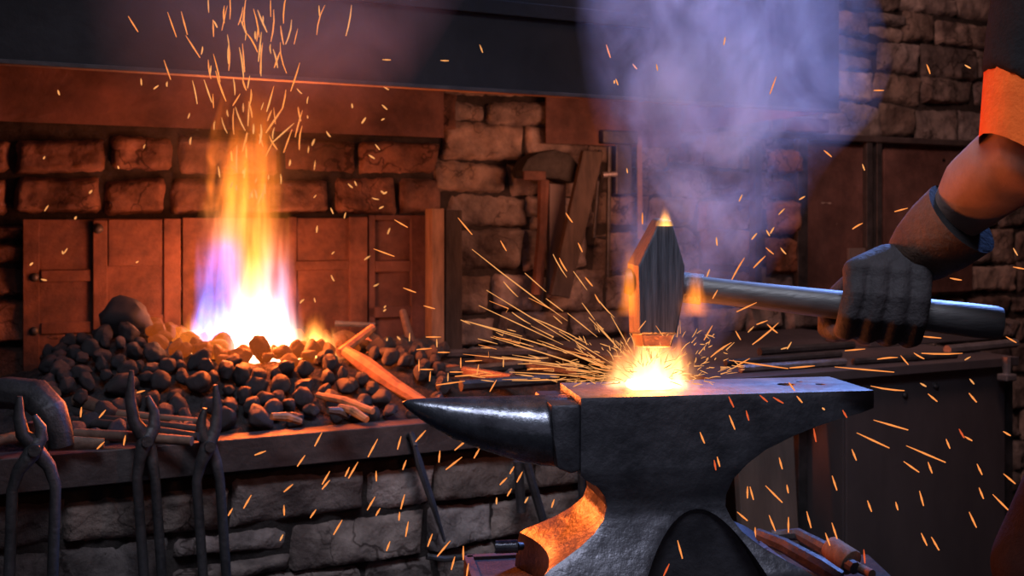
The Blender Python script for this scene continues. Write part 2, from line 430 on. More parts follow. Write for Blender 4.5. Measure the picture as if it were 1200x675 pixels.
# ------------------------------------------------------------------ tools hanging on the back wall
TT = TB - 0.05
d = thing('sledgehammer', fat(640, 340, TT), 'heavy hammer with rounded black head hanging on the stone wall', 'hammer')
mb = MB(); pts = [(611, 200), (618, 186), (632, 178), (650, 175), (668, 180), (678, 192), (679, 208), (672, 215), (655, 210), (614, 208)]
mb.prism([fat(x, y, TT - 0.06) for x, y in pts], Nn * 0.07); mb.build('hammer_head', M['soot'], d, bevel=0.006, smooth=True)
mb = MB(); mb.fbox(*[fpl(614, 205, TT - .066)[0], fpl(640, 205, TT - .066)[0]], TT - .066, TT - .058, fpl(614, 211, TT - .066)[1], fpl(614, 200, TT - .066)[1])
mb.build('head_band', M['rust'], d, bevel=0.002)
mb = MB(); mb.tube([fat(637, 205, TT - .025), fat(635, 270, TT - .02), fat(629, 345, TT - .015)], [.017, .015, .017], 8); mb.build('handle', M['rust'], d, smooth=True)
mb = MB(); a = [fat(x, y, TT - .09) for x, y in ((684, 176), (708, 178), (668, 350), (646, 346))]; mb.prism(a, Nn * 0.02)
tag(mb.build('timber_board', M['darkwood'], bevel=0.003), 'dark plank leaning at a slant beside the hanging hammer', 'board')
mb = MB(); a = [fat(x, y, TT - .02) for x, y in ((644, 215), (664, 215), (660, 350), (644, 350))]; mb.prism(a, Nn * 0.02)
tag(mb.build('timber_board', M['board'], bevel=0.003), 'short grey board standing behind the hanging hammer handle', 'board')
def rod(name, pts, r, mat, label, cat, sides=8, flat=1.0, group=None, smooth=True):
    mb = MB().tube(pts, r, sides, flat)
    return tag(mb.build(name, mat, smooth=smooth), label, cat, group)
d = thing('hanging_poker', fat(713, 320, TT), 'long thin poker with a cross piece hanging beside the smoke', 'poker')
MB().tube([fat(714, 172, TT - .05), fat(713, 250, TT - .05), fat(712, 325, TT - .05)], [.007, .007, .006], 8).build('shaft', M['iron'], d, smooth=True)
MB().tube([fat(706, 205, TT - .05), fat(722, 204, TT - .05)], .008, 8).build('cross_piece', M['pale'], d, smooth=True)
rod('hook_rod', [fat(703, 176, TT), fat(702, 200, TT), fat(696, 278, TT), fat(712, 279, TT)], .006, M['iron'], 'thin bent iron hook rod hanging left of the long poker', 'hook rod')
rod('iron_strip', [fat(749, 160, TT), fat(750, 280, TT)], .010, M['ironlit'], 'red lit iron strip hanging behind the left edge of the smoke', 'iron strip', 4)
mb = prect(MB(), 722, 165, 741, 228, TT, 0.03)
tag(mb.build('leather_bellow_flap', M['iron'], bevel=.004), 'small dark sooty iron plate hanging between the poker and the red strip', 'iron plate').name = 'iron_plate'
mb = prect(MB(), 707, 152, 748, 168, TT - .02, 0.045)
tag(mb.build('wall_shelf', M['iron'], bevel=.004), 'short dark iron bracket shelf above the hanging poker', 'shelf')
d = thing('iron_shutter', fat(980, 335, TD), 'tall dull red iron shutter in the wall just above the smith\'s fist', 'shutter')
prect(MB(), 945, 166, 1018, 345, TD, 0.01).build('shutter_panel', M['sheet'], d, bevel=.002)
prect(MB(), 935, 162, 947, 345, TD - .02, 0.02).build('shutter_stile', M['iron'], d, bevel=.002)
d = thing('iron_shutter', fat(1085, 335, TD), 'wide dull red iron shutter behind the forearm, with a rivet hole', 'shutter')
prect(MB(), 1036, 166, 1140, 345, TD, 0.01).build('shutter_panel', M['sheet'], d, bevel=.002)
prect(MB(), 1016, 160, 1023, 345, TD - .02, 0.02).build('shutter_stile', M['iron'], d, bevel=.002)
prect(MB(), 1028, 163, 1034, 345, TD - .02, 0.02).build('shutter_stile', M['iron'], d, bevel=.002)
rivet(MB(), 1105, 188, TD + .004, .008).build('rivet_hole', M['hole'], d, smooth='all')
mb = prect(MB(), 870, 152, 1165, 160, TB - .06, .05); o = mb.build('trim_lintel', M['rim'], bevel=.004); o['kind'] = 'structure'
mb = prect(MB(), 920, 137, 972, 153, TB - .085, .06); tag(mb.build('loose_brick', M['rust'], bevel=.004), 'orange brick lying on the lintel at the edge of the smoke', 'brick')
mb = prect(MB(), 885, 170, 893, 345, TB - .06, .03); tag(mb.build('iron_strip', M['iron'], bevel=.002), 'dark iron strip on the wall right of the smoke, beside orange bricks', 'iron strip')
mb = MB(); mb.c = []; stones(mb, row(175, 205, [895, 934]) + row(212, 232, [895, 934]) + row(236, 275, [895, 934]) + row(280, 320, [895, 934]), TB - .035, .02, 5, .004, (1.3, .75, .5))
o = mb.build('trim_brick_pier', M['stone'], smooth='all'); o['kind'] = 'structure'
mb = prect(MB(), 995, 291, 1015, 316, TD - .012, .010); tag(mb.build('paper_scrap', M['board'], bevel=.001), 'pale square scrap stuck on the red shutter above the fist', 'scrap')

# ------------------------------------------------------------------ work bench right of the forge
TW = -0.03
sb0 = fpl(835, 440, TW)[0]; sb1 = fpl(1186, 425, TW)[0]; _, zb = fpl(1000, 431, TW)
bench = thing('work_bench', F((sb0 + sb1) / 2, .3, 0), 'dark steel clad work bench behind the anvil heel', 'bench')
MB().fbox(sb0, sb1, TW - .02, TB - .06, zb - .022, zb).build('bench_top', M['panel'], bench, bevel=.002)
s0 = fpl(992, 500, TW)[0]; s1_ = fpl(1178, 500, TW)[0]
MB().fbox(s0, s1_, TW, TW + .01, 0.02, zb - .022).build('front_panel', M['panel'], bench, bevel=.002)
MB().fbox(s0, s0 + .02, TW + .01, .6, 0.02, zb - .022).build('side_panel', M['panel'], bench, bevel=.002)
for (x0, x1) in ((936, 942), (966, 974)):
    p0, _ = fpl(x0, 560, TW + .12); p1, _ = fpl(x1, 560, TW + .12)
    MB().fbox(p0, p1 + .012, TW + .12, TW + .15, 0, zb - .022).build('leg', M['iron'], bench, bevel=.002)
MB().fbox(s1_, s1_ + .04, TW + .01, TW + .05, 0, zb - .022).build('leg', M['iron'], bench, bevel=.002)
for x, y in ((1096, 452), (1060, 463)):
    MB().ball(fat(x, y, TW), .008, 2).build('bolt', M['iron'], bench, smooth='all')
s0 = fpl(866, 560, TW + .06)[0]; s1_ = fpl(934, 560, TW + .06)[0]; zz = fpl(900, 640, TW + .06)[1]
mb = MB(); mb.hexa([F(s0, TW + .02, 0), F(s1_ - .01, TW + .02, 0), F(s1_ - .01, TW + .04, 0), F(s0, TW + .04, 0),
                    F(s0, TW + .08, zb - .03), F(s1_, TW + .08, zb - .03), F(s1_, TW + .10, zb - .03), F(s0, TW + .10, zb - .03)])
tag(mb.build('timber_board', M['board'], bevel=.003), 'pale grey board leaning under the bench, seen below the anvil heel', 'board')
# clamp on the corner of the bench
d = thing('bench_clamp', fat(1182, 432, TW - .03), 'small pale steel clamp gripping the right corner of the bench', 'clamp')
MB().tube([fat(1180, 418, TW - .03), fat(1180, 440, TW - .03)], [.012, .009], 8).build('clamp_screw', M['pale'], d, smooth=True)
MB().fbox(fpl(1174, 430, TW - .03)[0], fpl(1186, 430, TW - .03)[0], TW - .045, TW - .015, fpl(1180, 446, TW - .03)[1], fpl(1180, 438, TW - .03)[1]).build('clamp_jaw', M['pale'], d, bevel=.003)
# bars lying on the bench
def lie(x0, y0, x1, y1, z, r):      # a bar lying on a surface of height z from pixel to pixel
    def g(x, y):
        d_ = (CAM_Z - z) * FPX / (y - HZ); return at(x, y, d_)
    return [g(x0, y0), g(x1, y1)]
zbb = zb + .009
for (x0, y0, x1, y1, r, mt, lab) in (
        (868, 432, 990, 424, .009, 'pale', 'pale round bar lying across the bench behind the anvil heel'),
        (850, 425, 985, 415, .008, 'iron', 'black round bar lying on the bench, next behind the pale bar'),
        (1000, 424, 1120, 416, .008, 'iron', 'black round bar lying on the bench below the gloved fist'),
        (890, 412, 1000, 404, .010, 'iron', 'thick black bar lying on the bench, deepest of the three at its left end'),
        (1110, 410, 1190, 402, .012, 'pale', 'dull grey bar lying on the right end of the bench')):
    rod('iron_bar', lie(x0, y0, x1, y1, zb + r, r), r, M[mt], lab, 'iron bar')
# box on bench behind fist
mb = MB(); a0 = fpl(1020, 415, .25)[0]; a1 = fpl(1168, 415, .25)[0]
mb.fbox(a0, a1, .25, .42, zb, zb + .055); tag(mb.build('steel_tray', M['panel'], bevel=.003), 'dark steel tray standing on the bench behind the hammer handle end', 'tray')

# ------------------------------------------------------------------ anvil
AO = Vector((0.0836, 1.29, 0)); AA = R(9.0)
ua = Vector((cos(AA), sin(AA), 0)); na = Vector((-sin(AA), cos(AA), 0))
ZT = 0.75; ZB_ = 0.498
def A(x, y, z): return AO + ua * x + na * y + Vector((0, 0, z))
def interp(tab, z):
    for (z0, v0), (z1, v1) in zip(tab[:-1], tab[1:]):
        if z0 >= z >= z1:
            f = (z0 - z) / (z0 - z1) if z0 != z1 else 0
            return v0 + (v1 - v0) * f
    return tab[0][1] if z > tab[0][0] else tab[-1][1]
XL = [(.75, 0), (.656, 0), (.650, .006), (.640, .022), (.628, .031), (.615, .034), (.600, .029), (.585, .015), (.572, -.004), (.560, -.026), (.552, -.042), (.546, -.05), (.498, -.055)]
XR = [(.75, .3786), (.728, .379), (.722, .362), (.716, .335), (.706, .300), (.695, .270), (.680, .236), (.664, .212), (.645, .194), (.625, .186), (.610, .185), (.596, .191), (.580, .203), (.565, .222), (.550, .248), (.538, .272), (.530, .284), (.498, .288)]
YF = [(.75, 0), (.66, 0), (.64, .003), (.62, .007), (.605, .006), (.59, 0), (.57, -.010), (.55, -.022), (.535, -.031), (.498, -.036)]
YBk = [(.75, .125), (.66, .125), (.62, .115), (.60, .117), (.57, .135), (.55, .152), (.535, .160), (.498, .163)]
CL = [(.75, 0), (.62, 0), (.58, .006), (.55, .016), (.498, .022)]
zs = sorted({z for z, _ in XL + XR + YF + YBk} | {.7, .69, .67, .74, .52}, reverse=True)
anvil = thing('anvil', A(.11, .06, ZB_), 'large black steel anvil with its horn pointing left, hot metal on its face', 'anvil')
mb = MB(); NS = 10; rings = []
for z in zs:
    xl, xr, yf, yb, cl = (interp(t_, z) for t_ in (XL, XR, YF, YBk, CL))
    # the heel end is narrower in plan than the body
    ring = []
    def side(p0, p1, n): return [(p0[0] + (p1[0] - p0[0]) * i / n, p0[1] + (p1[1] - p0[1]) * i / n) for i in range(n)]
    pts = side((xl, yf), (xr, yf), NS) + side((xr, yf), (xr, yb), 6) + side((xr, yb), (xl, yb), NS) + side((xl, yb), (xl, yf), 6)
    for k, (x, y) in enumerate(pts):
        v = (y - (yf + yb) / 2) / ((yb - yf) / 2)
        if abs(x - xl) < 1e-9: x += cl * (1 - v * v) * 1.2
        if abs(x - xr) < 1e-9: x -= cl * (1 - v * v)
        ring.append(A(x, y, z))
    rings.append(ring)
n = len(rings[0])
for r_ in rings: mb.v += r_
for i in range(len(rings) - 1):
    for k in range(n):
        k2 = (k + 1) % n; mb.f.append((i * n + k, i * n + k2, (i + 1) * n + k2, (i + 1) * n + k))
mb.f.append(tuple(range(n))); mb.f.append(tuple(reversed([(len(rings) - 1) * n + k for k in range(n)])))
body = mb.build('anvil_body', M['anvil'], anvil)
def cut(o, cutmb):
    c = cutmb.build('cutter', M['anvil'], anvil)
    md = o.modifiers.new('b', 'BOOLEAN'); md.object = c; md.operation = 'DIFFERENCE'; md.solver = 'EXACT'
    bake(o); bpy.data.objects.remove(c)
cm = MB(); arch = []
for i in range(25):
    x = -0.097 + 0.194 * i / 24
    arch.append(A(.148 + x, -.12, .608 - .118 * (abs(x) / .097) ** 1.9))
arch += [A(.148 + .097, -.12, .40), A(.148 - .097, -.12, .40)]
cm.prism(arch, na * (.12 + .010)); cut(body, cm)
cm = MB(); cm.tube([A(.290, .066, .70), A(.290, .066, .80)], .0115, 20); cut(body, cm)
cm = MB(); cm.tube([A(.335, .060, .70), A(.335, .060, .80)], .0065, 14); cut(body, cm)
cm = MB(); cm.tube([A(.318, .088, .70), A(.318, .088, .80)], .0045, 12); cut(body, cm)
md = body.modifiers.new('bev', 'BEVEL'); md.width = .0028; md.segments = 2; md.limit_method = 'ANGLE'; md.angle_limit = R(40); bake(body)
for p in body.data.polygons: p.use_smooth = True
body.data.set_sharp_from_angle(angle=R(30))
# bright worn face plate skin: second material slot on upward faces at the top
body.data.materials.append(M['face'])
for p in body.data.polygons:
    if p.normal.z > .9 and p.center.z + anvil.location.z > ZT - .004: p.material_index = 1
# horn and table
mb = MB(); secs = []
HT = [(-.212, .7405, .738, .0015), (-.206, .7430, .7315, .006), (-.195, .7440, .7225, .0115), (-.175, .7445, .7080, .019), (-.150, .7445, .6940, .027), (-.120, .7445, .6815, .035), (-.090, .7440, .6710, .041), (-.062, .744, .6625, .046), (-.040, .744, .6575, .0495), (-.002, .744, .6535, .052)]
K = 28
for x, zt, zbm, w in HT:
    zc = (zt + zbm) / 2; h = (zt - zbm) / 2; ring = []
    for k in range(K):
        a = 2 * pi * k / K; cx, sx = cos(a), sin(a)
        e = .92
        yy = w * math.copysign(abs(cx) ** e, cx); zz = h * math.copysign(abs(sx) ** e, sx)
        if zz > 0: zz *= 1
        ring.append(A(x, .0625 + yy, zc + zz))
    secs.append(ring)
for r_ in secs: mb.v += r_
for i in range(len(secs) - 1):
    for k in range(K):
        k2 = (k + 1) % K; mb.f.append((i * K + k, i * K + k2, (i + 1) * K + k2, (i + 1) * K + k))
mb.f.append(tuple(reversed(range(K)))); mb.f.append(tuple((len(secs) - 1) * K + k for k in range(K)))
mb.build('horn', M['horn'], anvil, smooth='all')
mb = MB(); prof = [(-.036, .7415), (-.003, .7415), (0.001, .7415), (0.001, .66), (-.01, .6565), (-.028, .664), (-.033, .70), (-.035, .72)]
mb.prism([A(x, .006, z) for x, z in prof], na * .113); mb.build('table_step', M['anvil'], anvil, bevel=.004, smooth=True)

# stand under the anvil
sx0 = -0.115
stand = thing('anvil_stand', A(.12, .06, 0), 'heavy dark timber stand with iron edging under the anvil', 'anvil stand')
mb = MB(); cs = [A(sx0, -.11, 0), A(.31, -.11, 0), A(.31, .21, 0), A(sx0, .21, 0)]
up = Vector((0, 0, ZB_ - .001)); mb.hexa(cs + [c + up for c in cs]); mb.build('timber_block', M['darkwood'], stand, bevel=.004)
mb = MB()
for a, b in ((0, 1), (1, 2), (2, 3), (3, 0)):
    p, q = cs[a], cs[b]; d_ = (q - p).normalized(); nrm = d_.cross(Vector((0, 0, 1)))
    zz0, zz1 = Vector((0, 0, ZB_ - .05)), Vector((0, 0, ZB_ + .003))
    i0 = [p + nrm * .004, q + nrm * .004, q - nrm * .008, p - nrm * .008]
    mb.hexa([c + zz0 for c in i0] + [c + zz1 for c in i0])
mb.build('iron_edging', M['rim'], stand)
# punch lying on stand
d = thing('hand_punch', A(-.06, .155, ZB_), 'short round black punch lying on the stand left of the anvil foot', 'punch')
MB().tube([at(581, 641, 1.40), at(607, 640, 1.40)], .0085, 14).build('punch_body', M['horn'], d, smooth=True)
MB().tube([at(606, 640, 1.40), at(612, 640, 1.405)], [.0055, .005], 12).build('punch_shank', M['iron'], d, smooth=True)

# hot workpiece
mb = MB(); c0 = A(.102, .055, ZT); hw = .030
mb.hexa([c0 + ua * a + na * b + Vector((0, 0, z)) for z in (0.0005, .013) for a, b in ((-hw, -.014), (hw, -.014), (hw, .014), (-hw, .014))])
tag(mb.build('hot_billet', M['hot'], bevel=.006), 'white hot steel billet on the anvil face under the hammer', 'billet')

# ------------------------------------------------------------------ hammer
DH = 1.352
hammer = thing('forging_hammer', at(768, 405, DH), 'heavy cross peen hammer held above the glowing billet', 'hammer')
mb = MB()
def hp(x, y, dd=0.0): return at(x, y, DH + dd)
front = [(773, 258), (787, 258), (803, 312), (801, 352), (793, 392), (750, 392), (748, 312)]
# back outline shifted to the left: head turned so that its left side shows
mb2 = MB(); fv = [hp(x, y, -.028) for x, y in front]
bvv = [hp(x, y, .024) for x, y in [(764, 256), (778, 256), (790, 306), (788, 350), (782, 391), (737, 391), (735, 308)]]
nF = len(fv)
mb2.add(fv + bvv, [tuple(range(nF)), tuple(reversed(range(nF, 2 * nF)))] + [((i + 1) % nF, i, nF + i, nF + (i + 1) % nF) for i in range(nF)])
hd = mb2.build('hammer_head', M['hammer'], hammer, bevel=.0025)
mb = MB(); lo = [hp(752, 391, -.027), hp(791, 391, -.027), hp(781, 391, .022), hp(740, 391, .022)]
lo2 = [hp(755, 407, -.024), hp(787, 407, -.024), hp(778, 406, .019), hp(743, 406, .019)]
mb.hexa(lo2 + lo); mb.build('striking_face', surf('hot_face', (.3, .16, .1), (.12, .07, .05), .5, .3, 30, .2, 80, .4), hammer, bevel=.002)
HL = at(733, 329, 1.368); HR = at(1173, 379, 1.285)
hpts = [HL.lerp(HR, k) for k in (0, .02, .17, .22, .35, .55, .75, .93, .985, 1.0)]
hr = [.016, .0185, .0185, .0165, .0165, .0178, .0195, .0208, .0205, .019]
MB().tube(hpts, hr, 20).build('handle', M['handle'], hammer, smooth=True)
MB().tube([HL.lerp(HR, .16), HL.lerp(HR, .215)], .0195, 20).build('collar', M['hammer'], hammer, smooth=True)

# ------------------------------------------------------------------ smith
sm_wrist = at(1082, 296, 1.32); sm_mid = at(1148, 220, 1.245); sm_elb = at(1213, 178, 1.15); sm_upm = at(1219, 90, 1.155)
sm_sh = Vector((.60, 1.14, 1.31)); sm_shR = Vector((.84, 1.45, 1.34)); chest = Vector((.79, 1.29, 1.24)); belly = Vector((.90, 1.27, 1.05)); pelv = Vector((.94, 1.27, .92))
hipL = Vector((.90, 1.17, .88)); hipR = Vector((.93, 1.42, .88)); kneeR = Vector((.725, 1.42, .50)); ankR = Vector((.80, 1.42, .10)); kneeL = Vector((.86, 1.08, .48)); ankL = Vector((1.05, 1.06, .10))
neck = Vector((.72, 1.30, 1.44)); head = Vector((.68, 1.31, 1.60))
elbR = Vector((1.02, 1.60, 1.10)); wrR = Vector((1.02, 1.66, .90))
mb = MB()
mb.tube([at(1045, 338, 1.335), sm_wrist, at(1112, 264, 1.29), sm_mid, at(1184, 192, 1.19), sm_elb, sm_upm, sm_sh], [.022, .026, .030, .045, .048, .046, .049, .06], 16)
mb.ball(sm_elb, .048, 2)
mb.tube([sm_shR, elbR, wrR], [.06, .046, .03], 14); mb.ball(elbR, .045, 2)
mb.tube([wrR, Vector((1.01, 1.67, .84)), Vector((1.0, 1.67, .78))], [.028, .035, .02], 10, .5)
mb.tube([sm_sh, sm_sh.lerp(sm_shR, .5), sm_shR], [.065, .10, .065], 14)
mb.tube([chest + Vector((-.02, 0, .08)), chest, belly, pelv], [.13, .145, .13, .14], 18)
mb.tube([chest + Vector((-.02, 0, .08)), neck, head], [.09, .055, .055], 14)
for h_, k_, a_ in ((hipL, kneeL, ankL), (hipR, kneeR, ankR)):
    mb.tube([h_, k_, a_], [.09, .06, .04], 14); mb.ball(k_, .06, 2)
    mb.tube([a_, a_ + Vector((-.05, .01, -.05)), a_ + Vector((-.15, .02, -.07))], [.045, .04, .03], 10)
mb.ball(head, .1, 3, (.95, .78, 1.2)); mb.ball(head + Vector((-.095, 0, -.01)), .018, 2, (1, .8, 1.5)); mb.ball(head + Vector((-.05, 0, -.09)), .05, 2, (1.1, .9, .7))
for q in (-1, 1):
    mb.ball(head + Vector((.0, .078 * q, 0)), .024, 2, (.8, .45, 1.2)); mb.ball(head + Vector((-.08, .033 * q, .025)), .014, 2)
person = mb.build('person', M['skin'], None, remesh=.009, smoothit=4, smooth='all')
tag(person, 'blacksmith at the right edge, bare forearm reaching down, swinging the hammer with a gloved hand', 'person')
mb = MB()
sle = sm_elb.lerp(sm_upm, .90)
mb.tube([sm_elb.lerp(sm_upm, .66) + Vector((.0, 0, 0)), sm_upm.lerp(sm_sh, .10), sm_upm.lerp(sm_sh, .45), sm_sh], [.058, .059, .064, .075], 16)
for v_ in mb.v[:32]: v_.z -= .75 * (v_.x - sm_upm.x + .02)
mb.tube([sm_shR, sm_shR.lerp(elbR, .5)], [.075, .062], 14)
mb.tube([sm_sh, sm_sh.lerp(sm_shR, .5), sm_shR], [.078, .115, .078], 14)
mb.tube([chest + Vector((-.02, 0, .10)), chest, belly, pelv], [.135, .16, .148, .152], 18)
shirt = mb.build('shirt', M['cloth'], person, remesh=.008, smoothit=3, smooth='all')
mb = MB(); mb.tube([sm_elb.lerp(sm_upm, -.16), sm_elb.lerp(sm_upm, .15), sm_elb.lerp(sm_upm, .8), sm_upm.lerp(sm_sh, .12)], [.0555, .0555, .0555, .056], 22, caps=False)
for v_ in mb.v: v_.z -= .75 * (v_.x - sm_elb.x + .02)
arm_band = mb.build('upper_arm_band', M['orange'], person, smooth='all'); arm_band['label'] = 'orange band around the arm above the elbow'  # saturated orange band wrapped round the upper arm
mb = MB(); mb.ball(pelv, .165, 3, (.95, 1.1, .8))
for h_, k_, a_ in ((hipL, kneeL, ankL), (hipR, kneeR, ankR)):
    mb.tube([h_, k_, a_ + Vector((0, 0, .02))], [.115, .084, .07], 14); mb.ball(k_, .084, 2)
mb.build('trousers', M['trouser'], person, remesh=.01, smoothit=3, smooth='all')
for a_ in (ankL, ankR):
    mb = MB(); mb.tube([a_ + Vector((.03, 0, .1)), a_ + Vector((.02, 0, -.02)), a_ + Vector((-.02, 0, -.05))], [.06, .058, .05], 14)
    mb.tube([a_ + Vector((.05, 0, -.055)), a_ + Vector((-.06, .01, -.05)), a_ + Vector((-.17, .02, -.06))], [.042, .045, .036], 14)
    mb.build('boot', M['leather'], person, remesh=.008, smoothit=2, smooth='all')
mb = MB(); mb.ball(head + Vector((.025, 0, .045)), .098, 3, (.95, .86, 1.05)); mb.build('hair', M['hair'], person, smooth='all')
# glove
ax = (HR - HL).normalized()
def onax(px):            # point of the handle axis under that column
    lo_, hi_ = 0.0, 1.0
    for _ in range(40):
        m_ = (lo_ + hi_) / 2; p = HL.lerp(HR, m_)
        if 600 + p.x / p.y * FPX < px: lo_ = m_
        else: hi_ = m_
    return HL.lerp(HR, lo_)
e_cam = (Vector((0, -1, 0)) - ax * Vector((0, -1, 0)).dot(ax)).normalized(); e_up = ax.cross(e_cam); 
if e_up.z < 0: e_up = -e_up
def polar(px, ang, r):
    return onax(px) + e_cam * (cos(R(ang)) * r) + e_up * (sin(R(ang)) * r)
gl = MB(); knuck = []
for i, (px, px2, rr) in enumerate(((996, 992, .0138), (1021, 1017, .0145), (1046, 1043, .014), (1069, 1068, .0125))):
    pts = [polar(px + 4, 100, .046), polar(px, 62, .050), polar(px, 25, .040), polar(px2, -12, .037), polar(px2, -55, .0345), polar(px2, -100, .033), polar(px2, -145, .032), polar(px2, -175, .032)]
    gl.tube(pts, [rr * 1.15, rr * 1.2, rr * 1.08, rr * 1.03, rr, rr * .97, rr * .92, rr * .7], 12)
    knuck.append(pts[1]); gl.ball(pts[1], rr * 1.22, 2)
wr0 = at(1068, 306, 1.325)
for i, k in enumerate(knuck):
    gl.tube([k, k.lerp(wr0, .5) + Vector((0, -.003, .006)), wr0], [.017, .021, .026], 12)
gl.tube([wr0, at(1100, 280, 1.28)], [.033, .033], 14)
th = [wr0 + Vector((-.012, .015, -.004)), polar(1012, 130, .044), polar(990, 165, .040), polar(978, 205, .037), polar(976, 245, .035), polar(984, 275, .035)]
gl.tube(th, [.022, .021, .0175, .016, .0145, .011], 12); gl.ball(th[-1], .011, 2)
glove = gl.build('glove', M['glove'], person, remesh=.0026, smoothit=3, smooth='all')
mb = MB(); c1 = at(1066, 305, 1.322); c2 = at(1127, 256, 1.268)
dirc = (c2 - c1).normalized()
cp = [c1, c1.lerp(c2, .25), c1.lerp(c2, .6), c2, c2 - dirc * .004, c1.lerp(c2, .5)]
mb.tube(cp, [.034, .042, .048, .0505, .047, .036], 28, .97)
cuff = mb.build('glove_cuff', M['leather'], person, smooth=True); cuff.data.materials.append(M['cloth'])
for i_, p_ in enumerate(cuff.data.polygons):
    if 28 * 3 <= i_: p_.material_index = 1  # inside of the cuff darkened, shade of the opening put into its colour
cuff['label'] = 'wide brown leather glove cuff'
mb = MB(); mb.tube([c1 - dirc * .002, c1 + dirc * .005], [.0330, .0340], 28, .92); mb.build('cuff_seam', M['trouser'], cuff, smooth=True)

# ------------------------------------------------------------------ tools on the rim and left part of the hearth
def tongs(px, py, t, jaw, splay, length, lean, label, jl=.085, mat='iron', long_side=-1):
    """tongs hanging on the rim, jaws up; px,py: the pivot pixel"""
    p = fat(px, py, t)
    d = thing('tongs', p + Vector((0, 0, -length)), label, 'tongs', None)
    for q in (-1, 1):
        b = lambda ds, dz, dt=0: p + U * ds + Vector((0, 0, dz)) + Nn * dt
        J = jl * (1.0 if q == long_side else .62); o_ = -.010 if long_side < 0 else .003
        arm = MB().tube([b(q * jaw * .62 + o_, J, .0), b(q * jaw * .95 + o_ * .6, J * .62), b(q * jaw * .80 + o_ * .3, J * .28), b(q * jaw * .35, .012), b(-q * .004, -.008, -.006 * q), b(-q * splay * .7, -.03, -.004 * q), b(-q * splay, -.06), b(-q * splay * 1.0 + lean * .5, -length * .5), b(-q * splay * .95 + lean, -length)],
                        [.004, .0085, .0105, .0125, .013, .010, .0085, .0085, .0075], 10)
        arm.build('tong_arm', M[mat], d, smooth=True)
    MB().tube([p - Nn * .022, p + Nn * .020], .009, 10).build('pivot_rivet', M[mat], d, smooth=True)
    return d
tongs(171, 515, -.03, .020, .014, .42, .02, 'black tongs hanging on the rim just right of the lying tong handles, with straight handles', .115)
tongs(244, 521, -.03, .014, .019, .42, .02, 'black tongs with wide bowed handles hanging on the rim, nearest the fire', .10, 'iron', 1)
tongs(40, 525, -.10, .016, .03, .45, -.01, 'large dark tongs hanging at the left edge of the photo', .08)
d = thing('hanging_chisel', fat(520, 635, -.02), 'long tapered blade tool hanging from the rim below the anvil horn', 'chisel')
MB().tube([fat(484, 516, -.02), fat(490, 540, -.02), fat(507, 590, -.02), fat(521, 634, -.02)], [.008, .017, .013, .006], 8, .45).build('blade', M['iron'], d, smooth=True)
MB().tube([fat(478, 512, .0), fat(482, 509, -.02), fat(486, 522, -.025)], [.006, .006, .006], 8).build('hook', M['iron'], d, smooth=True)
rod('leaning_rod', [fat(607, 540, -.02), fat(611, 600, -.02)], .010, M['iron'], 'short thick dark rod against the stone base, left of two under the horn', 'rod')
rod('leaning_rod', [fat(616, 540, -.03), fat(638, 615, -.03)], .009, M['iron'], 'slanted dark rod against the stone base, right of two under the horn', 'rod')
rod('leaning_rod', [fat(681, 552, -.03), fat(683, 600, -.03)], .008, M['iron'], 'thin dark rod in the gap between stone base and anvil waist', 'rod')
rod('scrap_wire', [fat(500, 652, -.02), fat(520, 655, -.025), fat(548, 652, -.02)], .006, M['iron'], 'short dark wire on the stone base left of the anvil stand', 'wire')

def lieon(x, y, z): return at(x, y, (CAM_Z - z) * FPX / (y - HZ))
zr = ZL + .012
def bar(name, pts, r, mat, label, cat, z=None, flat=1.0, sides=10):
    zz = z if z is not None else zr
    P = [lieon(x, y, zz + (p[2] if len(p) > 2 else 0)) for p in pts for x, y in [p[:2]]]
    return rod(name, P, r, M[mat], label, cat, sides, flat)
# big yoke at the left edge
d = thing('iron_yoke', lieon(40, 515, ZL), 'massive bent black iron yoke lying at the left end of the rim', 'yoke')
yk = [at(-45, 466, 1.74), at(10, 460, 1.73), at(42, 464, 1.72), at(60, 482, 1.70), at(70, 505, 1.70), at(73, 524, 1.70)]
MB().tube(yk, [.026, .027, .028, .025, .020, .019], 8, 1.1).build('yoke_bar', M['iron'], d, bevel=.004, smooth=True)
MB().tube([at(42, 494, 1.78), at(43, 520, 1.78)], [.013, .016], 12).build('yoke_peg', M['pale'], d, smooth=True)
bar('hammer_shaft', [(8, 452, .06), (38, 455, .055), (62, 463, .05)], [.012, .018, .016], 'ironlit', 'worn brown hammer shaft end poking out behind the iron yoke', 'hammer')
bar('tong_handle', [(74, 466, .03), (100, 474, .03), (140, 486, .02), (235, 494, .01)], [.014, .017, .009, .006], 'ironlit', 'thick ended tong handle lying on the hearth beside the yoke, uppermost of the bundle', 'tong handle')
bar('tong_handle', [(72, 480, .02), (120, 492, .016), (232, 503, .008)], [.010, .009, .007], 'iron', 'round black tong handle lying second in the bundle beside the yoke', 'tong handle')
bar('tong_handle', [(84, 494, .012), (150, 500, .01), (234, 512, .004)], [.010, .008, .007], 'iron', 'black tong handle lying third in the bundle, behind the hanging tongs', 'tong handle')
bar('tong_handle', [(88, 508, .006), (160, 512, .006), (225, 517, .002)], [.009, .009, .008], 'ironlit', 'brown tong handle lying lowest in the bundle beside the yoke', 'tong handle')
bar('flat_bar', [(34, 524, .006), (70, 519, .008), (122, 520, .004)], [.008, .013, .009], 'ironlit', 'flat forged bar lying on the rim in front of the yoke', 'iron bar', flat=.5)
bar('flat_bar', [(-30, 522, .02), (20, 512, .02), (30, 511, .02)], [.008, .009, .008], 'ironlit', 'dull bar end under the iron yoke at the left edge', 'iron bar')

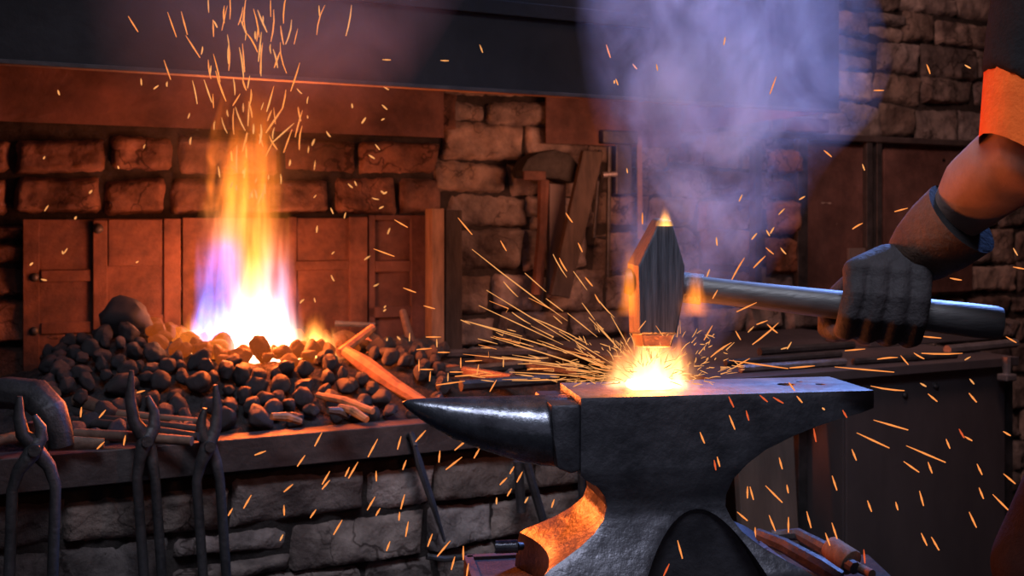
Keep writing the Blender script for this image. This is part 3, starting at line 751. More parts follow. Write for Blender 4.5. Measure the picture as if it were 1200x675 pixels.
# hot rods right of the fire
def up_rod(name, a, b, r, mat, lab, cat='rod', mid=None):
    pts = [a] + ([mid] if mid else []) + [b]
    return rod(name, pts, r, M[mat], lab, cat)
rod('hot_bar', [fat(405, 412, .31), fat(428, 428, .26), fat(462, 452, .18), fat(496, 472, .10)], [.012, .019, .015, .011], M['hotrod'], 'thick orange glowing bar slanting out of the fire towards the anvil horn', 'hot bar')
rod('hot_bar', [fat(398, 414, .34), fat(437, 384, .40)], [.011, .009], M['hotrod'], 'orange glowing bar sticking up out of the fire to the right', 'hot bar')
rod('hot_bar', [fat(425, 428, .42), fat(446, 410, .44)], [.008, .007], M['hotrod'], 'short glowing bar end beside the thick slanting bar', 'hot bar')
rod('bent_scrap', [fat(420, 405, .46), fat(432, 398, .46), fat(438, 402, .45), fat(432, 416, .45)], .007, M['hotrod'], 'small curled glowing scrap among the bars right of the fire', 'scrap')
rod('flat_bar', [fat(393, 379, .55), fat(440, 381, .5)], [.007, .006], M['iron'], 'black flat bar lying across above the glowing bars', 'iron bar', flat=.5)
for (x0, y0, x1, y1, m_, lab) in ((372, 463, 437, 482, 'hotrod', 'glowing thin bar on the coals, longest of the loose pieces below the fire'),
        (398, 477, 430, 492, 'hotrod', 'short glowing bar lying just under the longest loose piece'),
        (318, 488, 352, 494, 'hotrod', 'short glowing bar on the front coals nearest the rim'),
        (384, 481, 408, 488, 'ironlit', 'small brown bar piece on the coals beside the glowing bars')):
    pa = lieon(x0, y0, ZL + .05); pb = lieon(x1, y1, ZL + .035)
    rod('loose_bar', [pa, pa.lerp(pb, .5) + Vector((0, 0, .004)), pb], [.006, .008, .006], M[m_], lab, 'iron bar')
rod('upright_bar', [fat(472, 365, .62), fat(480, 395, .55), fat(487, 424, .5)], [.009, .011, .012], M['ironlit'], 'brown bar standing upright on the hearth before the framed iron door', 'iron bar')
# clutter on the far part of the hearth behind the horn
zc_ = ZL + .02
cl = [(490, 440, 610, 428, 'iron', 'long black bar lying behind the horn tip'), (500, 428, 600, 445, 'ironlit', 'brown bar crossing behind the horn at a slant'),
      (560, 420, 680, 436, 'iron', 'black bar lying behind the sparks near the wall'), (600, 452, 600, 428, 'pale', 'pale upright flat bar end behind the horn root'),
      (520, 415, 640, 412, 'iron', 'dark bar lying along the foot of the stone wall'), (540, 452, 650, 444, 'iron', 'dark bar lying closest behind the horn')]
for x0, y0, x1, y1, m_, lab in cl:
    if x0 == x1: P = [fat(604, 458, .25), fat(594, 428, .32)]
    else: P = [lieon(x0, y0, zc_ + .03), lieon(x1, y1, zc_ + .03)]
    rod('scrap_bar', P, .012, M[m_], lab, 'iron bar', 8)
# bundle at lower right beside the stand
zf = .40
d = thing('tool_stool', at(945, 660, 1.65) * 1 + Vector((0, 0, 0)), 'low dark timber stool beside the anvil carrying tongs and handles', 'stool')
sp = at(950, 668, 1.66); d.location = (sp.x, sp.y, 0)
zt_ = sp.z - .012
MB().hexa([Vector((sp.x + a, sp.y + b, z)) for z in (zt_ - .03, zt_) for a, b in ((-.13, -.12), (.13, -.12), (.13, .12), (-.13, .12))]).build('stool_top', M['darkwood'], d, bevel=.003)
for a in (-.1, .1):
    for b in (-.09, .09):
        MB().tube([Vector((sp.x + a, sp.y + b, 0)), Vector((sp.x + a, sp.y + b, zt_ - .03))], .018, 8).build('leg', M['darkwood'], d, smooth=True)
rod('iron_bar', [at(888, 627, 1.72), at(920, 640, 1.66), at(962, 664, 1.60), at(985, 678, 1.58)], [.011, .012, .014, .012], M['iron'], 'upper black bar of two lying slanted on the stool beside the anvil foot', 'iron bar')
rod('iron_bar', [at(905, 628, 1.75), at(935, 626, 1.74), at(970, 645, 1.68), at(1002, 666, 1.62)], [.009, .010, .012, .010], M['iron'], 'bent black bar lying behind the straight one on the stool', 'iron bar')
d = thing('mallet', at(985, 662, 1.66), 'small worn wooden mallet head lying on the stool by the bench', 'mallet')
MB().tube([at(972, 640, 1.68), at(998, 660, 1.64)], [.018, .022], 12).build('mallet_head', M['wood'], d, smooth=True, bevel=.003)
MB().tube([at(996, 660, 1.65), at(1022, 673, 1.60)], [.008, .007], 10).build('handle', M['wood'], d, smooth=True)

# ------------------------------------------------------------------ coal lumps
def lump_mesh(k, mat):
    bm = bmesh.new(); bmesh.ops.create_icosphere(bm, subdivisions=3, radius=1.0)
    rnd = random.Random(100 + k); pl = [(Vector((rnd.gauss(0, 1), rnd.gauss(0, 1), rnd.gauss(0, 1))).normalized(), rnd.uniform(.62, .95)) for _ in range(11)]
    for v in bm.verts:
        p = v.co.normalized(); r = 1.15
        for n_, d_ in pl:
            c_ = p.dot(n_)
            if c_ > 0.05: r = min(r, d_ / c_)
        v.co = p * (r * .75 + .25 * .85 + .12 * nz(p, 2.2, k) + .06 * nz(p, 6, k))
        v.co.z *= .85
    me = bpy.data.meshes.new('coal_lump'); bm.to_mesh(me); bm.free(); me.materials.append(mat)
    for p in me.polygons: p.use_smooth = True
    me.set_sharp_from_angle(angle=R(50))
    return me
LM = {m_: [lump_mesh(k, M[m_]) for k in range(6)] for m_ in ('coal', 'coalhot', 'ember')}
rnd = random.Random(5); placed = []
def put(s, t, r, kind, label, group, dz=0.0):
    o = bpy.data.objects.new('coal_lump', rnd.choice(LM[kind])); C.objects.link(o)
    o.location = F(s, t, bedh(s, t) + r * .35 + dz); o.scale = (r * rnd.uniform(.85, 1.2), r * rnd.uniform(.85, 1.15), r * rnd.uniform(.8, 1.05))
    o.rotation_euler = (rnd.uniform(0, 6), rnd.uniform(0, 6), rnd.uniform(0, 6)); tag(o, label, 'coal', group); placed.append((s, t, r)); return o
s_, t_ = fpl(150, 432, .50)[0], .50
put(s_, t_, .055, 'coal', 'biggest coal lump, smooth grey black, left of the flames', None, .012)
s_, t_ = fpl(262, 425, .42)[0], .42; put(s_, t_, .030, 'ember', 'glowing orange block of coal at the left foot of the flames', None, .022)
s_, t_ = fpl(304, 428, .30)[0], .30; put(s_, t_, .026, 'coalhot', 'round coal lump standing before the white foot of the flames', None, .022)
tries = 0; nl = 2
while nl < 285 and tries < 30000:
    tries += 1
    t = .06 + (rnd.random() ** 1.25) * .66
    px_lo, px_hi = fpl(55, 480, t)[0], fpl(520, 480, t)[0]
    s = rnd.uniform(px_lo, px_hi)
    rr = math.hypot((s - fs) * .85, t - .46)
    if rr < .085: continue
    r = rnd.uniform(.014, .024) * (1.15 if rnd.random() < .2 else 1)
    if any((s - a) ** 2 + (t - b) ** 2 < ((r + c) * .80) ** 2 for a, b, c in placed): continue
    w_ = F(s, t, bedh(s, t) + r * .4); lx, ly = 600 + w_.x / w_.y * FPX, HZ + (CAM_Z - w_.z) / w_.y * FPX
    if t < .36 and any(math.hypot(lx - (405 + 91 * q / 12), ly - (412 + 60 * q / 12)) < 10 + r * 420 for q in range(13)): continue
    if s < fpl(215, 500, .1)[0] and t < .24 and rnd.random() < .8: continue
    if rr < .135 and abs(s - fs) > .07 and t > .3: put(s, t, r, 'ember', 'coal lump glowing orange around the foot of the flames', 'glowing coals round the flames', .01 * rnd.random())
    elif rr < .21: put(s, t, r, 'coalhot', 'dull red coal lump close to the flames, darker than the glowing ones', 'warm coals near the flames', .012 * rnd.random())
    elif s < fs - .15: put(s, t, r, 'coal', 'rough black coal lump in the heap left of the flames', 'black coals left of the fire', .008 * rnd.random())
    elif s > fs + .22: put(s, t, r, 'coal', 'rough black coal lump in the heap right of the flames', 'black coals right of the fire', .008 * rnd.random())
    else: put(s, t, r, 'coal', 'rough black coal lump in the heap in front of the flames', 'black coals before the fire', .008 * rnd.random())
    nl += 1

# ------------------------------------------------------------------ flames (glowing gas volumes shaped like the flames)
def fcurve(nt, fac, pts):
    n = nt.nodes.new('ShaderNodeFloatCurve'); c = n.mapping.curves[0]
    while len(c.points) < len(pts): c.points.new(.5, .5)
    for p, (x, y) in zip(c.points, pts): p.location = (x, y); p.handle_type = 'AUTO'
    n.mapping.update(); nt.links.new(fac, n.inputs['Value']); return n.outputs[0]

def loft_z(mb, secs, sides=20):       # secs: centre, rx, ry
    o = len(mb.v)
    for c, rx, ry in secs:
        for k in range(sides):
            a = 2 * pi * k / sides; mb.v.append(Vector(c) + Vector((cos(a) * rx, sin(a) * ry, 0)))
    for i in range(len(secs) - 1):
        for k in range(sides):
            k2 = (k + 1) % sides; mb.f.append((o + i * sides + k, o + i * sides + k2, o + (i + 1) * sides + k2, o + (i + 1) * sides + k))
    mb.f.append(tuple(o + k for k in reversed(range(sides)))); mb.f.append(tuple(o + (len(secs) - 1) * sides + k for k in range(sides)))

FB = fat(292, 445, .46)               # foot of the flame
PXM = FB.y / FPX                      # metres per pixel there
FH = 350 * PXM
def flame_material():
    m, nt = nodes_of('forge_flame')
    out = nt.nodes.new('ShaderNodeOutputMaterial'); em = nt.nodes.new('ShaderNodeEmission')
    tc = nt.nodes.new('ShaderNodeTexCoord'); sep = nt.nodes.new('ShaderNodeSeparateXYZ')
    link(nt, tc.outputs['Object'], sep.inputs[0]); x, y, z = sep.outputs
    zn = val(nt, 'DIVIDE', z, FH, clamp=True)
    # stretched, rising turbulence
    mp = nt.nodes.new('ShaderNodeMapping'); mp.inputs['Scale'].default_value = (1, .4, .20); link(nt, tc.outputs['Object'], mp.inputs[0])
    n1 = noise_tex(nt, mp.outputs[0], 24, 2, .5, .5)
    mp2 = nt.nodes.new('ShaderNodeMapping'); mp2.inputs['Scale'].default_value = (1, .35, .085); mp2.inputs['Location'].default_value = (.3, .7, .2); link(nt, tc.outputs['Object'], mp2.inputs[0])
    n2 = noise_tex(nt, mp2.outputs[0], 62, 2, .55, .35)
    Rz = fcurve(nt, zn, [(0, .92), (.10, 1.0), (.25, .92), (.45, .88), (.65, .82), (.85, .75), (1, .7)])
    Rm = val(nt, 'MULTIPLY', Rz, .125)
    xs_ = val(nt, 'ADD', x, val(nt, 'MULTIPLY', val(nt, 'SUBTRACT', n1, .5), val(nt, 'MULTIPLY_ADD', zn, .15, .05)))
    r = val(nt, 'SQRT', val(nt, 'ADD', val(nt, 'POWER', val(nt, 'ABSOLUTE', xs_), 2), val(nt, 'POWER', val(nt, 'MULTIPLY', y, 1.3), 2)))
    q = val(nt, 'SUBTRACT', 1.0, val(nt, 'DIVIDE', r, Rm))
    edge = val(nt, 'MULTIPLY', q, 3.2, clamp=True)
    thr = fcurve(nt, zn, [(0, .26), (.15, .30), (.35, .35), (.6, .40), (.85, .49), (1, .60)])
    body = val(nt, 'ADD', n1, val(nt, 'MULTIPLY_ADD', q, .42, -.14))
    d = val(nt, 'MULTIPLY', val(nt, 'SUBTRACT', body, thr), 4.2, clamp=True)
    fine = val(nt, 'MULTIPLY_ADD', n2, 3.6, -1.15, clamp=True)
    fine = val(nt, 'MULTIPLY_ADD', fine, .8, .25)
    d = val(nt, 'MULTIPLY', val(nt, 'MULTIPLY', d, fine), edge)
    hgt = fcurve(nt, zn, [(0, 1.0), (.10, 1.0), (.20, .75), (.32, .36), (.5, .27), (.68, .20), (.85, .11), (1, 0)])
    dens = val(nt, 'MULTIPLY', d, hgt)
    hot = ramp(nt, zn, [(0, (1.0, .58, .30)), (.15, (1.0, .66, .48)), (.28, (1.0, .46, .20)), (.42, (1.0, .32, .045)), (.7, (1.0, .22, .02)), (1, (1.0, .17, .012))])
    bl = val(nt, 'MULTIPLY', val(nt, 'MULTIPLY_ADD', x, -26, -.25, clamp=True), fcurve(nt, zn, [(0, .0), (.10, .25), (.20, 1), (.36, 1), (.50, .1), (.6, 0), (1, 0)]), clamp=True)
    vi = val(nt, 'MULTIPLY', val(nt, 'MULTIPLY_ADD', x, 26, -.55, clamp=True), fcurve(nt, zn, [(0, 0), (.15, .2), (.3, .8), (.42, .3), (.55, 0), (1, 0)]), clamp=True)
    mx = nt.nodes.new('ShaderNodeMix'); mx.data_type = 'RGBA'; link(nt, bl, mx.inputs[0]); link(nt, hot, mx.inputs[6]); mx.inputs[7].default_value = (.12, .22, 1.0, 1)
    mx2 = nt.nodes.new('ShaderNodeMix'); mx2.data_type = 'RGBA'; link(nt, vi, mx2.inputs[0]); link(nt, mx.outputs[2], mx2.inputs[6]); mx2.inputs[7].default_value = (.75, .36, .62, 1)
    link(nt, mx2.outputs[2], em.inputs[0])
    link(nt, val(nt, 'MULTIPLY', dens, 95), em.inputs[1])
    link(nt, em.outputs[0], out.inputs['Volume'])
    m.cycles.volume_sampling = 'MULTIPLE_IMPORTANCE'
    return m
mb = MB()
loft_z(mb, [(FB + Vector((0, 0, -.03)), .11, .085), (FB + Vector((0, 0, .04)), .128, .098), (FB + Vector((0, 0, FH * .25)), .125, .095), (FB + Vector((0, 0, FH * .5)), .115, .088), (FB + Vector((0, 0, FH * .8)), .09, .07), (FB + Vector((0, 0, FH)), .05, .045)])
fl_ = mb.build('forge_flame', flame_material(), None, smooth='all', base=FB)
tag(fl_, 'tall flame rising from the coals, white and blue below and orange above', 'flame')

def small_flame(name, foot, w, h, strength, col_lo, col_hi, label, cat='flame', core=2.2, nsc=40, soft=False):
    m, nt = nodes_of(name + '_gas')
    out = nt.nodes.new('ShaderNodeOutputMaterial'); em = nt.nodes.new('ShaderNodeEmission')
    tc = nt.nodes.new('ShaderNodeTexCoord'); sep = nt.nodes.new('ShaderNodeSeparateXYZ')
    link(nt, tc.outputs['Object'], sep.inputs[0]); x, y, z = sep.outputs
    zn = val(nt, 'DIVIDE', z, h, clamp=True)
    mp = nt.nodes.new('ShaderNodeMapping'); mp.inputs['Scale'].default_value = (1, 1, .3); link(nt, tc.outputs['Object'], mp.inputs[0])
    n1 = noise_tex(nt, mp.outputs[0], nsc, 3, .55, .3)
    r = val(nt, 'DIVIDE', val(nt, 'SQRT', val(nt, 'ADD', val(nt, 'POWER', val(nt, 'ABSOLUTE', x), 2), val(nt, 'POWER', val(nt, 'ABSOLUTE', y), 2))), w)
    q = val(nt, 'SUBTRACT', val(nt, 'SUBTRACT', 1.0, r), val(nt, 'MULTIPLY', zn, .75))
    d = val(nt, 'MULTIPLY', val(nt, 'ADD', q, val(nt, 'MULTIPLY_ADD', n1, 1.6, -.8)), val(nt, 'MULTIPLY', val(nt, 'SUBTRACT', 1.0, r), 3.0, clamp=True), clamp=True)
    d = val(nt, 'POWER', d, core)
    if soft: d = val(nt, 'MULTIPLY', d, val(nt, 'MULTIPLY', zn, 1.8, clamp=True))
    d = val(nt, 'MULTIPLY', d, val(nt, 'SUBTRACT', 1.0, val(nt, 'POWER', zn, 2)))
    link(nt, ramp(nt, zn, [(0, col_lo), (.8, col_hi)]), em.inputs[0])
    link(nt, val(nt, 'MULTIPLY', d, strength), em.inputs[1]); link(nt, em.outputs[0], out.inputs['Volume'])
    mb = MB(); loft_z(mb, [(foot, w * .9, w * .8), (foot + Vector((0, 0, h * .15)), w, w * .9), (foot + Vector((0, 0, h * .5)), w * .85, w * .75), (foot + Vector((0, 0, h * .85)), w * .5, w * .45), (foot + Vector((0, 0, h)), w * .15, w * .15)], 14)
    o = mb.build(name, m, None, smooth='all', base=foot); tag(o, label, cat); return o
small_flame('side_flame', fat(224, 424, .44), .055, .125, 260, (1, .42, .12), (1, .25, .03), 'small orange flame low on the left of the tall flame')
small_flame('side_flame', fat(366, 424, .40), .085, .115, 260, (1, .45, .12), (1, .26, .03), 'small orange flame low on the right of the tall flame, by the bars')
gp = A(.103, .055, ZT + .001)
small_flame('impact_flare', gp + Vector((0, 0, .001)), .070, .092, 230, (1, .46, .17), (1, .20, .025), 'bright flare bursting from the billet under the hammer', 'flare', 1.5, 45)  # glowing volume, also put in for the bloom around the billet
small_flame('hammer_glow', at(737, 372, 1.345), .019, .095, 300, (1, .22, .015), (1, .27, .025), 'small glow standing in for firelight on the handle end left of the hammer head', core=1.2, soft=True)  # glow volumes put in for the firelit highlights on the handle
small_flame('hammer_glow', at(814, 372, 1.318), .025, .062, 230, (1, .22, .015), (1, .26, .025), 'small glow standing in for firelight on the handle right of the hammer head', core=1.2, soft=True)
small_flame('hammer_glow', at(779, 265, 1.325), .013, .026, 420, (1, .45, .10), (1, .35, .05), 'tiny glow put on the bright top of the hammer head', core=1.1)  # glow volume put in for the bright tip of the peen

# ------------------------------------------------------------------ smoke
def smoke(name, secs, density, nscale, label, seed, col=(.75, .78, .85), zs_=.5, thr=(.42, .75), aniso=0.0):
    """secs: list of (centre, radius); a soft plume following them"""
    base = Vector(secs[0][0]); top = Vector(secs[-1][0]); H = top.z - base.z
    m, nt = nodes_of(name + '_gas')
    out = nt.nodes.new('ShaderNodeOutputMaterial'); sc = nt.nodes.new('ShaderNodeVolumeScatter')
    tc = nt.nodes.new('ShaderNodeTexCoord'); sep = nt.nodes.new('ShaderNodeSeparateXYZ')
    link(nt, tc.outputs['Object'], sep.inputs[0]); x, y, z = sep.outputs
    zn = val(nt, 'DIVIDE', z, H, clamp=True)
    rmax = max(r for _, r in secs)
    cx = fcurve(nt, zn, [((c.z - base.z) / H, .5 + (c.x - base.x)) for c, r in secs])
    cy = fcurve(nt, zn, [((c.z - base.z) / H, .5 + (c.y - base.y)) for c, r in secs])
    rz = val(nt, 'MULTIPLY', fcurve(nt, zn, [((c.z - base.z) / H, r / rmax) for c, r in secs]), rmax)
    dx = val(nt, 'SUBTRACT', x, val(nt, 'SUBTRACT', cx, .5)); dy = val(nt, 'SUBTRACT', y, val(nt, 'SUBTRACT', cy, .5))
    mp = nt.nodes.new('ShaderNodeMapping'); mp.inputs['Scale'].default_value = (1, 1, zs_); mp.inputs['Location'].default_value = (seed, seed, seed); link(nt, tc.outputs['Object'], mp.inputs[0])
    n = noise_tex(nt, mp.outputs[0], nscale, 5, .6, 1.6)
    r = val(nt, 'DIVIDE', val(nt, 'SQRT', val(nt, 'ADD', val(nt, 'POWER', val(nt, 'ABSOLUTE', dx), 2), val(nt, 'POWER', val(nt, 'ABSOLUTE', dy), 2))), rz)
    q = val(nt, 'SUBTRACT', 1.0, r, clamp=True)
    q = val(nt, 'POWER', q, .8)
    w = ramp(nt, n, [(thr[0], (0, 0, 0)), (thr[1], (1, 1, 1))])
    ends = fcurve(nt, zn, [(0, 0), (.12, .65), (.5, .8), (.72, 1), (1, .8)])
    d = val(nt, 'MULTIPLY', val(nt, 'MULTIPLY', q, val(nt, 'MULTIPLY_ADD', w, .9, .1)), ends)
    sc.inputs['Color'].default_value = (*col, 1); sc.inputs['Anisotropy'].default_value = aniso
    link(nt, val(nt, 'MULTIPLY', d, density), sc.inputs['Density']); link(nt, sc.outputs[0], out.inputs['Volume'])
    mb = MB(); loft_z(mb, [(Vector(c), r, r) for c, r in secs], 18)
    o = mb.build(name, m, None, smooth='all', base=base); tag(o, label, 'smoke'); return o
DS = 1.52; k_ = DS / FPX
smoke('smoke_plume', [(at(785, 425, DS), 45 * k_), (at(800, 360, DS), 80 * k_), (at(822, 270, DS), 110 * k_), (at(840, 200, DS), 125 * k_), (at(856, 140, DS), 165 * k_), (at(858, 80, DS), 180 * k_), (at(845, 0, DS), 175 * k_), (at(825, -70, DS), 150 * k_)],
      12, 8, 'bluish smoke plume rising from the hot metal past the hood', 3.3, (.55, .70, 1.0), .7, (.47, .66))
DS2 = FIRE.y; k2_ = DS2 / FPX
smoke('smoke_haze', [(at(292, 250, DS2), 70 * k2_), (at(295, 170, DS2), 120 * k2_), (at(305, 90, DS2 - .45), 150 * k2_), (at(330, -30, DS2 - .62), 170 * k2_)],
      1.3, 6, 'thin reddish haze over the forge fire', 8.1, (.8, .7, .65), .7, (.3, .7))

# ------------------------------------------------------------------ sparks
def spark_mesh(kind, mat):
    mb = MB()
    if kind == 0: pts = [(0, 0, -.5), (0, 0, 0), (0, 0, .5)]
    elif kind == 1: pts = [(0, 0, -.5), (.05, 0, -.2), (.06, 0, .15), (0, 0, .5)]
    else: pts = [(-.32, 0, -.42), (0, 0, -.46), (.0, 0, -.40), (0, 0, .5)]
    n_ = len(pts); o0 = 0
    rad = [.55] + [1.0] * (n_ - 2) + [.35]
    # radius is set in unit scale; x/y scale of the copies gives the thickness
    P = [Vector(p) for p in pts]; me = bpy.data.meshes.new('spark'); v = []; f = []
    for i, p in enumerate(P):
        for k in range(5):
            a = 2 * pi * k / 5
            v.append((p.x, p.y, p.z, cos(a) * rad[i], sin(a) * rad[i]))
    for i in range(n_ - 1):
        for k in range(5):
            k2 = (k + 1) % 5; f.append((i * 5 + k, i * 5 + k2, (i + 1) * 5 + k2, (i + 1) * 5 + k))
    f += [(4, 3, 2, 1, 0), tuple((n_ - 1) * 5 + k for k in range(5))]
    return v, f
SPK = {k: spark_mesh(k, None) for k in range(3)}
def spark_verts(kind, p0, p1, w, bow=0.0):
    v, f = SPK[kind]; d_ = p1 - p0; L = d_.length; zax = d_.normalized()
    view = ((p0 + p1) / 2 - Vector((0, 0, CAM_Z))).normalized()
    e = zax.cross(view)
    e = e.normalized() if e.length > 1e-4 else Vector((1, 0, 0)); g = zax.cross(e)
    mid = (p0 + p1) / 2
    return [mid + e * (x * L * bow + a * w) + g * (b * w) + zax * (z * L) for x, y, z, a, b in v], f
spark_count = 0
sfill = {}
SPECS = []
def spark(p0, p1, w, mat, label, group, kind=0, bow=1.0):
    SPECS.append(((p1 - p0).length * w / p0.y ** 2, p0, p1, w, mat, label, group, kind, bow))
rs = random.Random(77)
L_FAN = ('thin orange spark streak in the fan flying left from the hammer blow', 'sparks in the fan left of the hammer')
L_FIRE = ('thin orange spark rising above the tall flame', 'sparks above the fire')
L_LOW = ('short orange spark falling in front of the rim and stone base', 'sparks before the stone base')
L_RIGHT = ('short orange spark in front of the dark bench panel right of the anvil', 'sparks before the bench')
L_AIR = ('small orange spark flying beside the hammer, smoke and arm', 'sparks round the hammer and smoke')
L_WALL = ('tiny yellow spark glint in front of the iron doors and hood', 'sparks before the doors and hood')
L_ANV = ('short orange spark falling in front of the anvil body', 'sparks before the anvil body')
L_LONG = ('long orange spark shooting left over the horn, well clear of the fan root', 'long sparks over the horn')
def pspark(x, y, ang, ln, d_, w, mat, lab, kind=0, bow=1.0, dd=0.0):
    """ang in degrees on the picture (0 right, 90 up), ln in pixels"""
    a = R(ang); hx, hy = cos(a) * ln / 2, -sin(a) * ln / 2
    return spark(at(x - hx, y - hy, d_ + dd), at(x + hx, y + hy, d_ - dd), w * d_ / FPX, mat, *lab, kind=kind, bow=bow)
# fan: measured long streaks first (tail x,y -> head x,y)
for (x0, y0, x1, y1) in ((553, 292, 665, 376), (570, 340, 668, 400), (561, 358, 660, 404), (545, 376, 612, 394), (545, 376, 700, 424), (575, 395, 690, 430),
        (648, 298, 664, 325), (615, 320, 640, 342), (590, 330, 607, 348), (600, 366, 622, 380), (640, 350, 660, 365), (665, 367, 700, 395), (672, 318, 688, 340), (560, 397, 583, 403),
        (540, 375, 551, 380), (588, 418, 660, 428), (574, 418, 700, 432), (682, 355, 697, 375), (620, 371, 690, 404), (700, 380, 735, 420), (655, 388, 720, 428), (640, 402, 715, 432),
        (602, 404, 700, 436), (597, 436, 690, 441), (600, 446, 680, 444), (620, 425, 712, 438), (660, 410, 728, 434), (690, 372, 740, 424), (716, 370, 742, 416), (700, 350, 720, 372)):
    p0, p1 = at(x0, y0, 1.33), at(x1, y1, 1.345); spark(p0, p1, .00075, 'sparkhot', *L_FAN, kind=rs.choice((0, 1)), bow=rs.uniform(-.5, .5))
org = (757, 443)
for i in range(62):
    an = R(rs.choice((rs.uniform(143, 186), rs.uniform(158, 182)))); r0 = rs.uniform(35, 190); ln = rs.uniform(8, 34)
    x0, y0 = org[0] + cos(an) * r0, org[1] - sin(an) * r0; a2 = an + R(rs.uniform(-10, 10))
    x1, y1 = x0 + cos(a2) * ln, y0 - sin(a2) * ln
    if y1 > 455: continue
    d0 = rs.uniform(1.31, 1.40)
    spark(at(x0, y0, d0), at(x1, y1, d0 + .01), rs.uniform(.0005, .0008), rs.choice(('sparkhot', 'spark')), *L_FAN, kind=rs.choice((0, 0, 1, 2)), bow=rs.uniform(-.8, .8))
for (x, y, an, ln) in ((497, 409, 5, 18), (512, 402, 92, 10), (520, 413, 0, 14), (491, 428, 90, 14), (500, 433, 0, 16), (504, 441, 85, 12), (548, 440, 4, 30), (540, 425, 90, 12), (555, 423, 3, 20),
        (528, 449, 8, 34), (525, 442, 88, 10), (575, 440, 3, 25), (480, 395, 88, 10), (503, 360, 165, 14), (480, 340, 160, 16), (450, 296, 160, 26), (470, 262, 150, 18), (590, 288, 120, 14),
        (545, 265, 130, 26), (508, 395, 0, 18), (560, 433, 80, 12), (590, 425, 88, 10), (578, 452, 60, 16), (535, 436, 0, 16)):
    pspark(x, y, an, ln, 1.32, 1.0, 'spark', L_LONG)
# rising over the fire
for i in range(105):
    yy = rs.uniform(5, 235); sp_ = 30 + (235 - yy) * .22
    x = 296 + rs.gauss(0, sp_ * .70); an = 90 + rs.gauss(0, 14) - (x - 292) * .2; ln = rs.uniform(8, 38) if yy < 190 else rs.uniform(5, 14)
    pspark(x, yy, an, ln, (FIRE.y - rs.uniform(.0, .2)) if yy > 125 else rs.uniform(1.6, 1.86), rs.uniform(.7, 1.2), rs.choice(('spark', 'spark', 'sparkhot')), L_FIRE, rs.choice((0, 1, 1)), rs.uniform(-1, 1))
for i in range(48):
    x = rs.choice((rs.uniform(20, 250), rs.uniform(340, 520), rs.uniform(350, 470))); y = rs.uniform(60, 405)
    pspark(x, y, rs.uniform(20, 170), rs.uniform(3.5, 9), FIRE.y - rs.uniform(.1, .5), rs.uniform(.8, 1.3), rs.choice(('sparkhot', 'spark')), L_WALL, rs.choice((0, 1)), rs.uniform(-1, 1))
for (x, y, an, ln) in ((216, 27, 105, 28), (156, 28, 122, 22), (250, 33, 92, 20), (453, 70, 178, 10), (521, 71, 178, 10), (564, 57, 110, 10), (713, 60, 108, 16), (744, 78, 130, 8)):
    pspark(x, y, an, ln, 1.75, 1.0, 'spark', L_WALL)
for (x, y, an, ln) in ((373, 515, 62, 18), (437, 525, 62, 24), (353, 540, 55, 16), (305, 531, 20, 14), (468, 519, 75, 16), (414, 551, 60, 22), (382, 560, 60, 18), (407, 553, 65, 12), (441, 558, 92, 12), (338, 572, 40, 14), (382, 568, 50, 14),
        (290, 588, 60, 18), (435, 590, 60, 18), (443, 600, 60, 10), (367, 602, 55, 12), (396, 618, 60, 20), (472, 588, 75, 18), (468, 605, 85, 10), (477, 620, 80, 18), (504, 633, 70, 16), (520, 643, 50, 24), (333, 598, 92, 12),
        (493, 511, 48, 18), (515, 535, 85, 14), (542, 520, 40, 24), (559, 531, 60, 14), (543, 648, 90, 16), (531, 660, 75, 16), (548, 668, 82, 16), (474, 545, 70, 12), (532, 543, 38, 24), (600, 551, 60, 10), (609, 559, 62, 14), (590, 564, 45, 12), (597, 577, 60, 10), (648, 590, 72, 10), (617, 586, 60, 8), (603, 663, 50, 10), (582, 587, 88, 8), (506, 490, 60, 16), (455, 640, 70, 12), (330, 630, 65, 8), (270, 600, 60, 10), (120, 485, 50, 12), (95, 483, 85, 12), (118, 522, 45, 12), (146, 516, 80, 12), (165, 459, 15, 10)):
    pspark(x, y, an, ln, rs.uniform(1.25, 1.6), 1.25, 'spark', L_LOW)
for (x, y, an, ln) in ((792, 265, 80, 0), (823, 513, 112, 14), (842, 541, 105, 12), (838, 545, 100, 12), (857, 471, 115, 14), (858, 495, 112, 18), (876, 487, 105, 12), (895, 467, 140, 12), (912, 469, 150, 14), (937, 468, 130, 10), (797, 644, 105, 22), (781, 668, 65, 16), (965, 479, 140, 4), (955, 510, 100, 16), (928, 453, 125, 12), (990, 485, 120, 10)):
    if ln: pspark(x, y, an, ln, 1.235, 1.25, rs.choice(('spark', 'sparkred')), L_ANV)
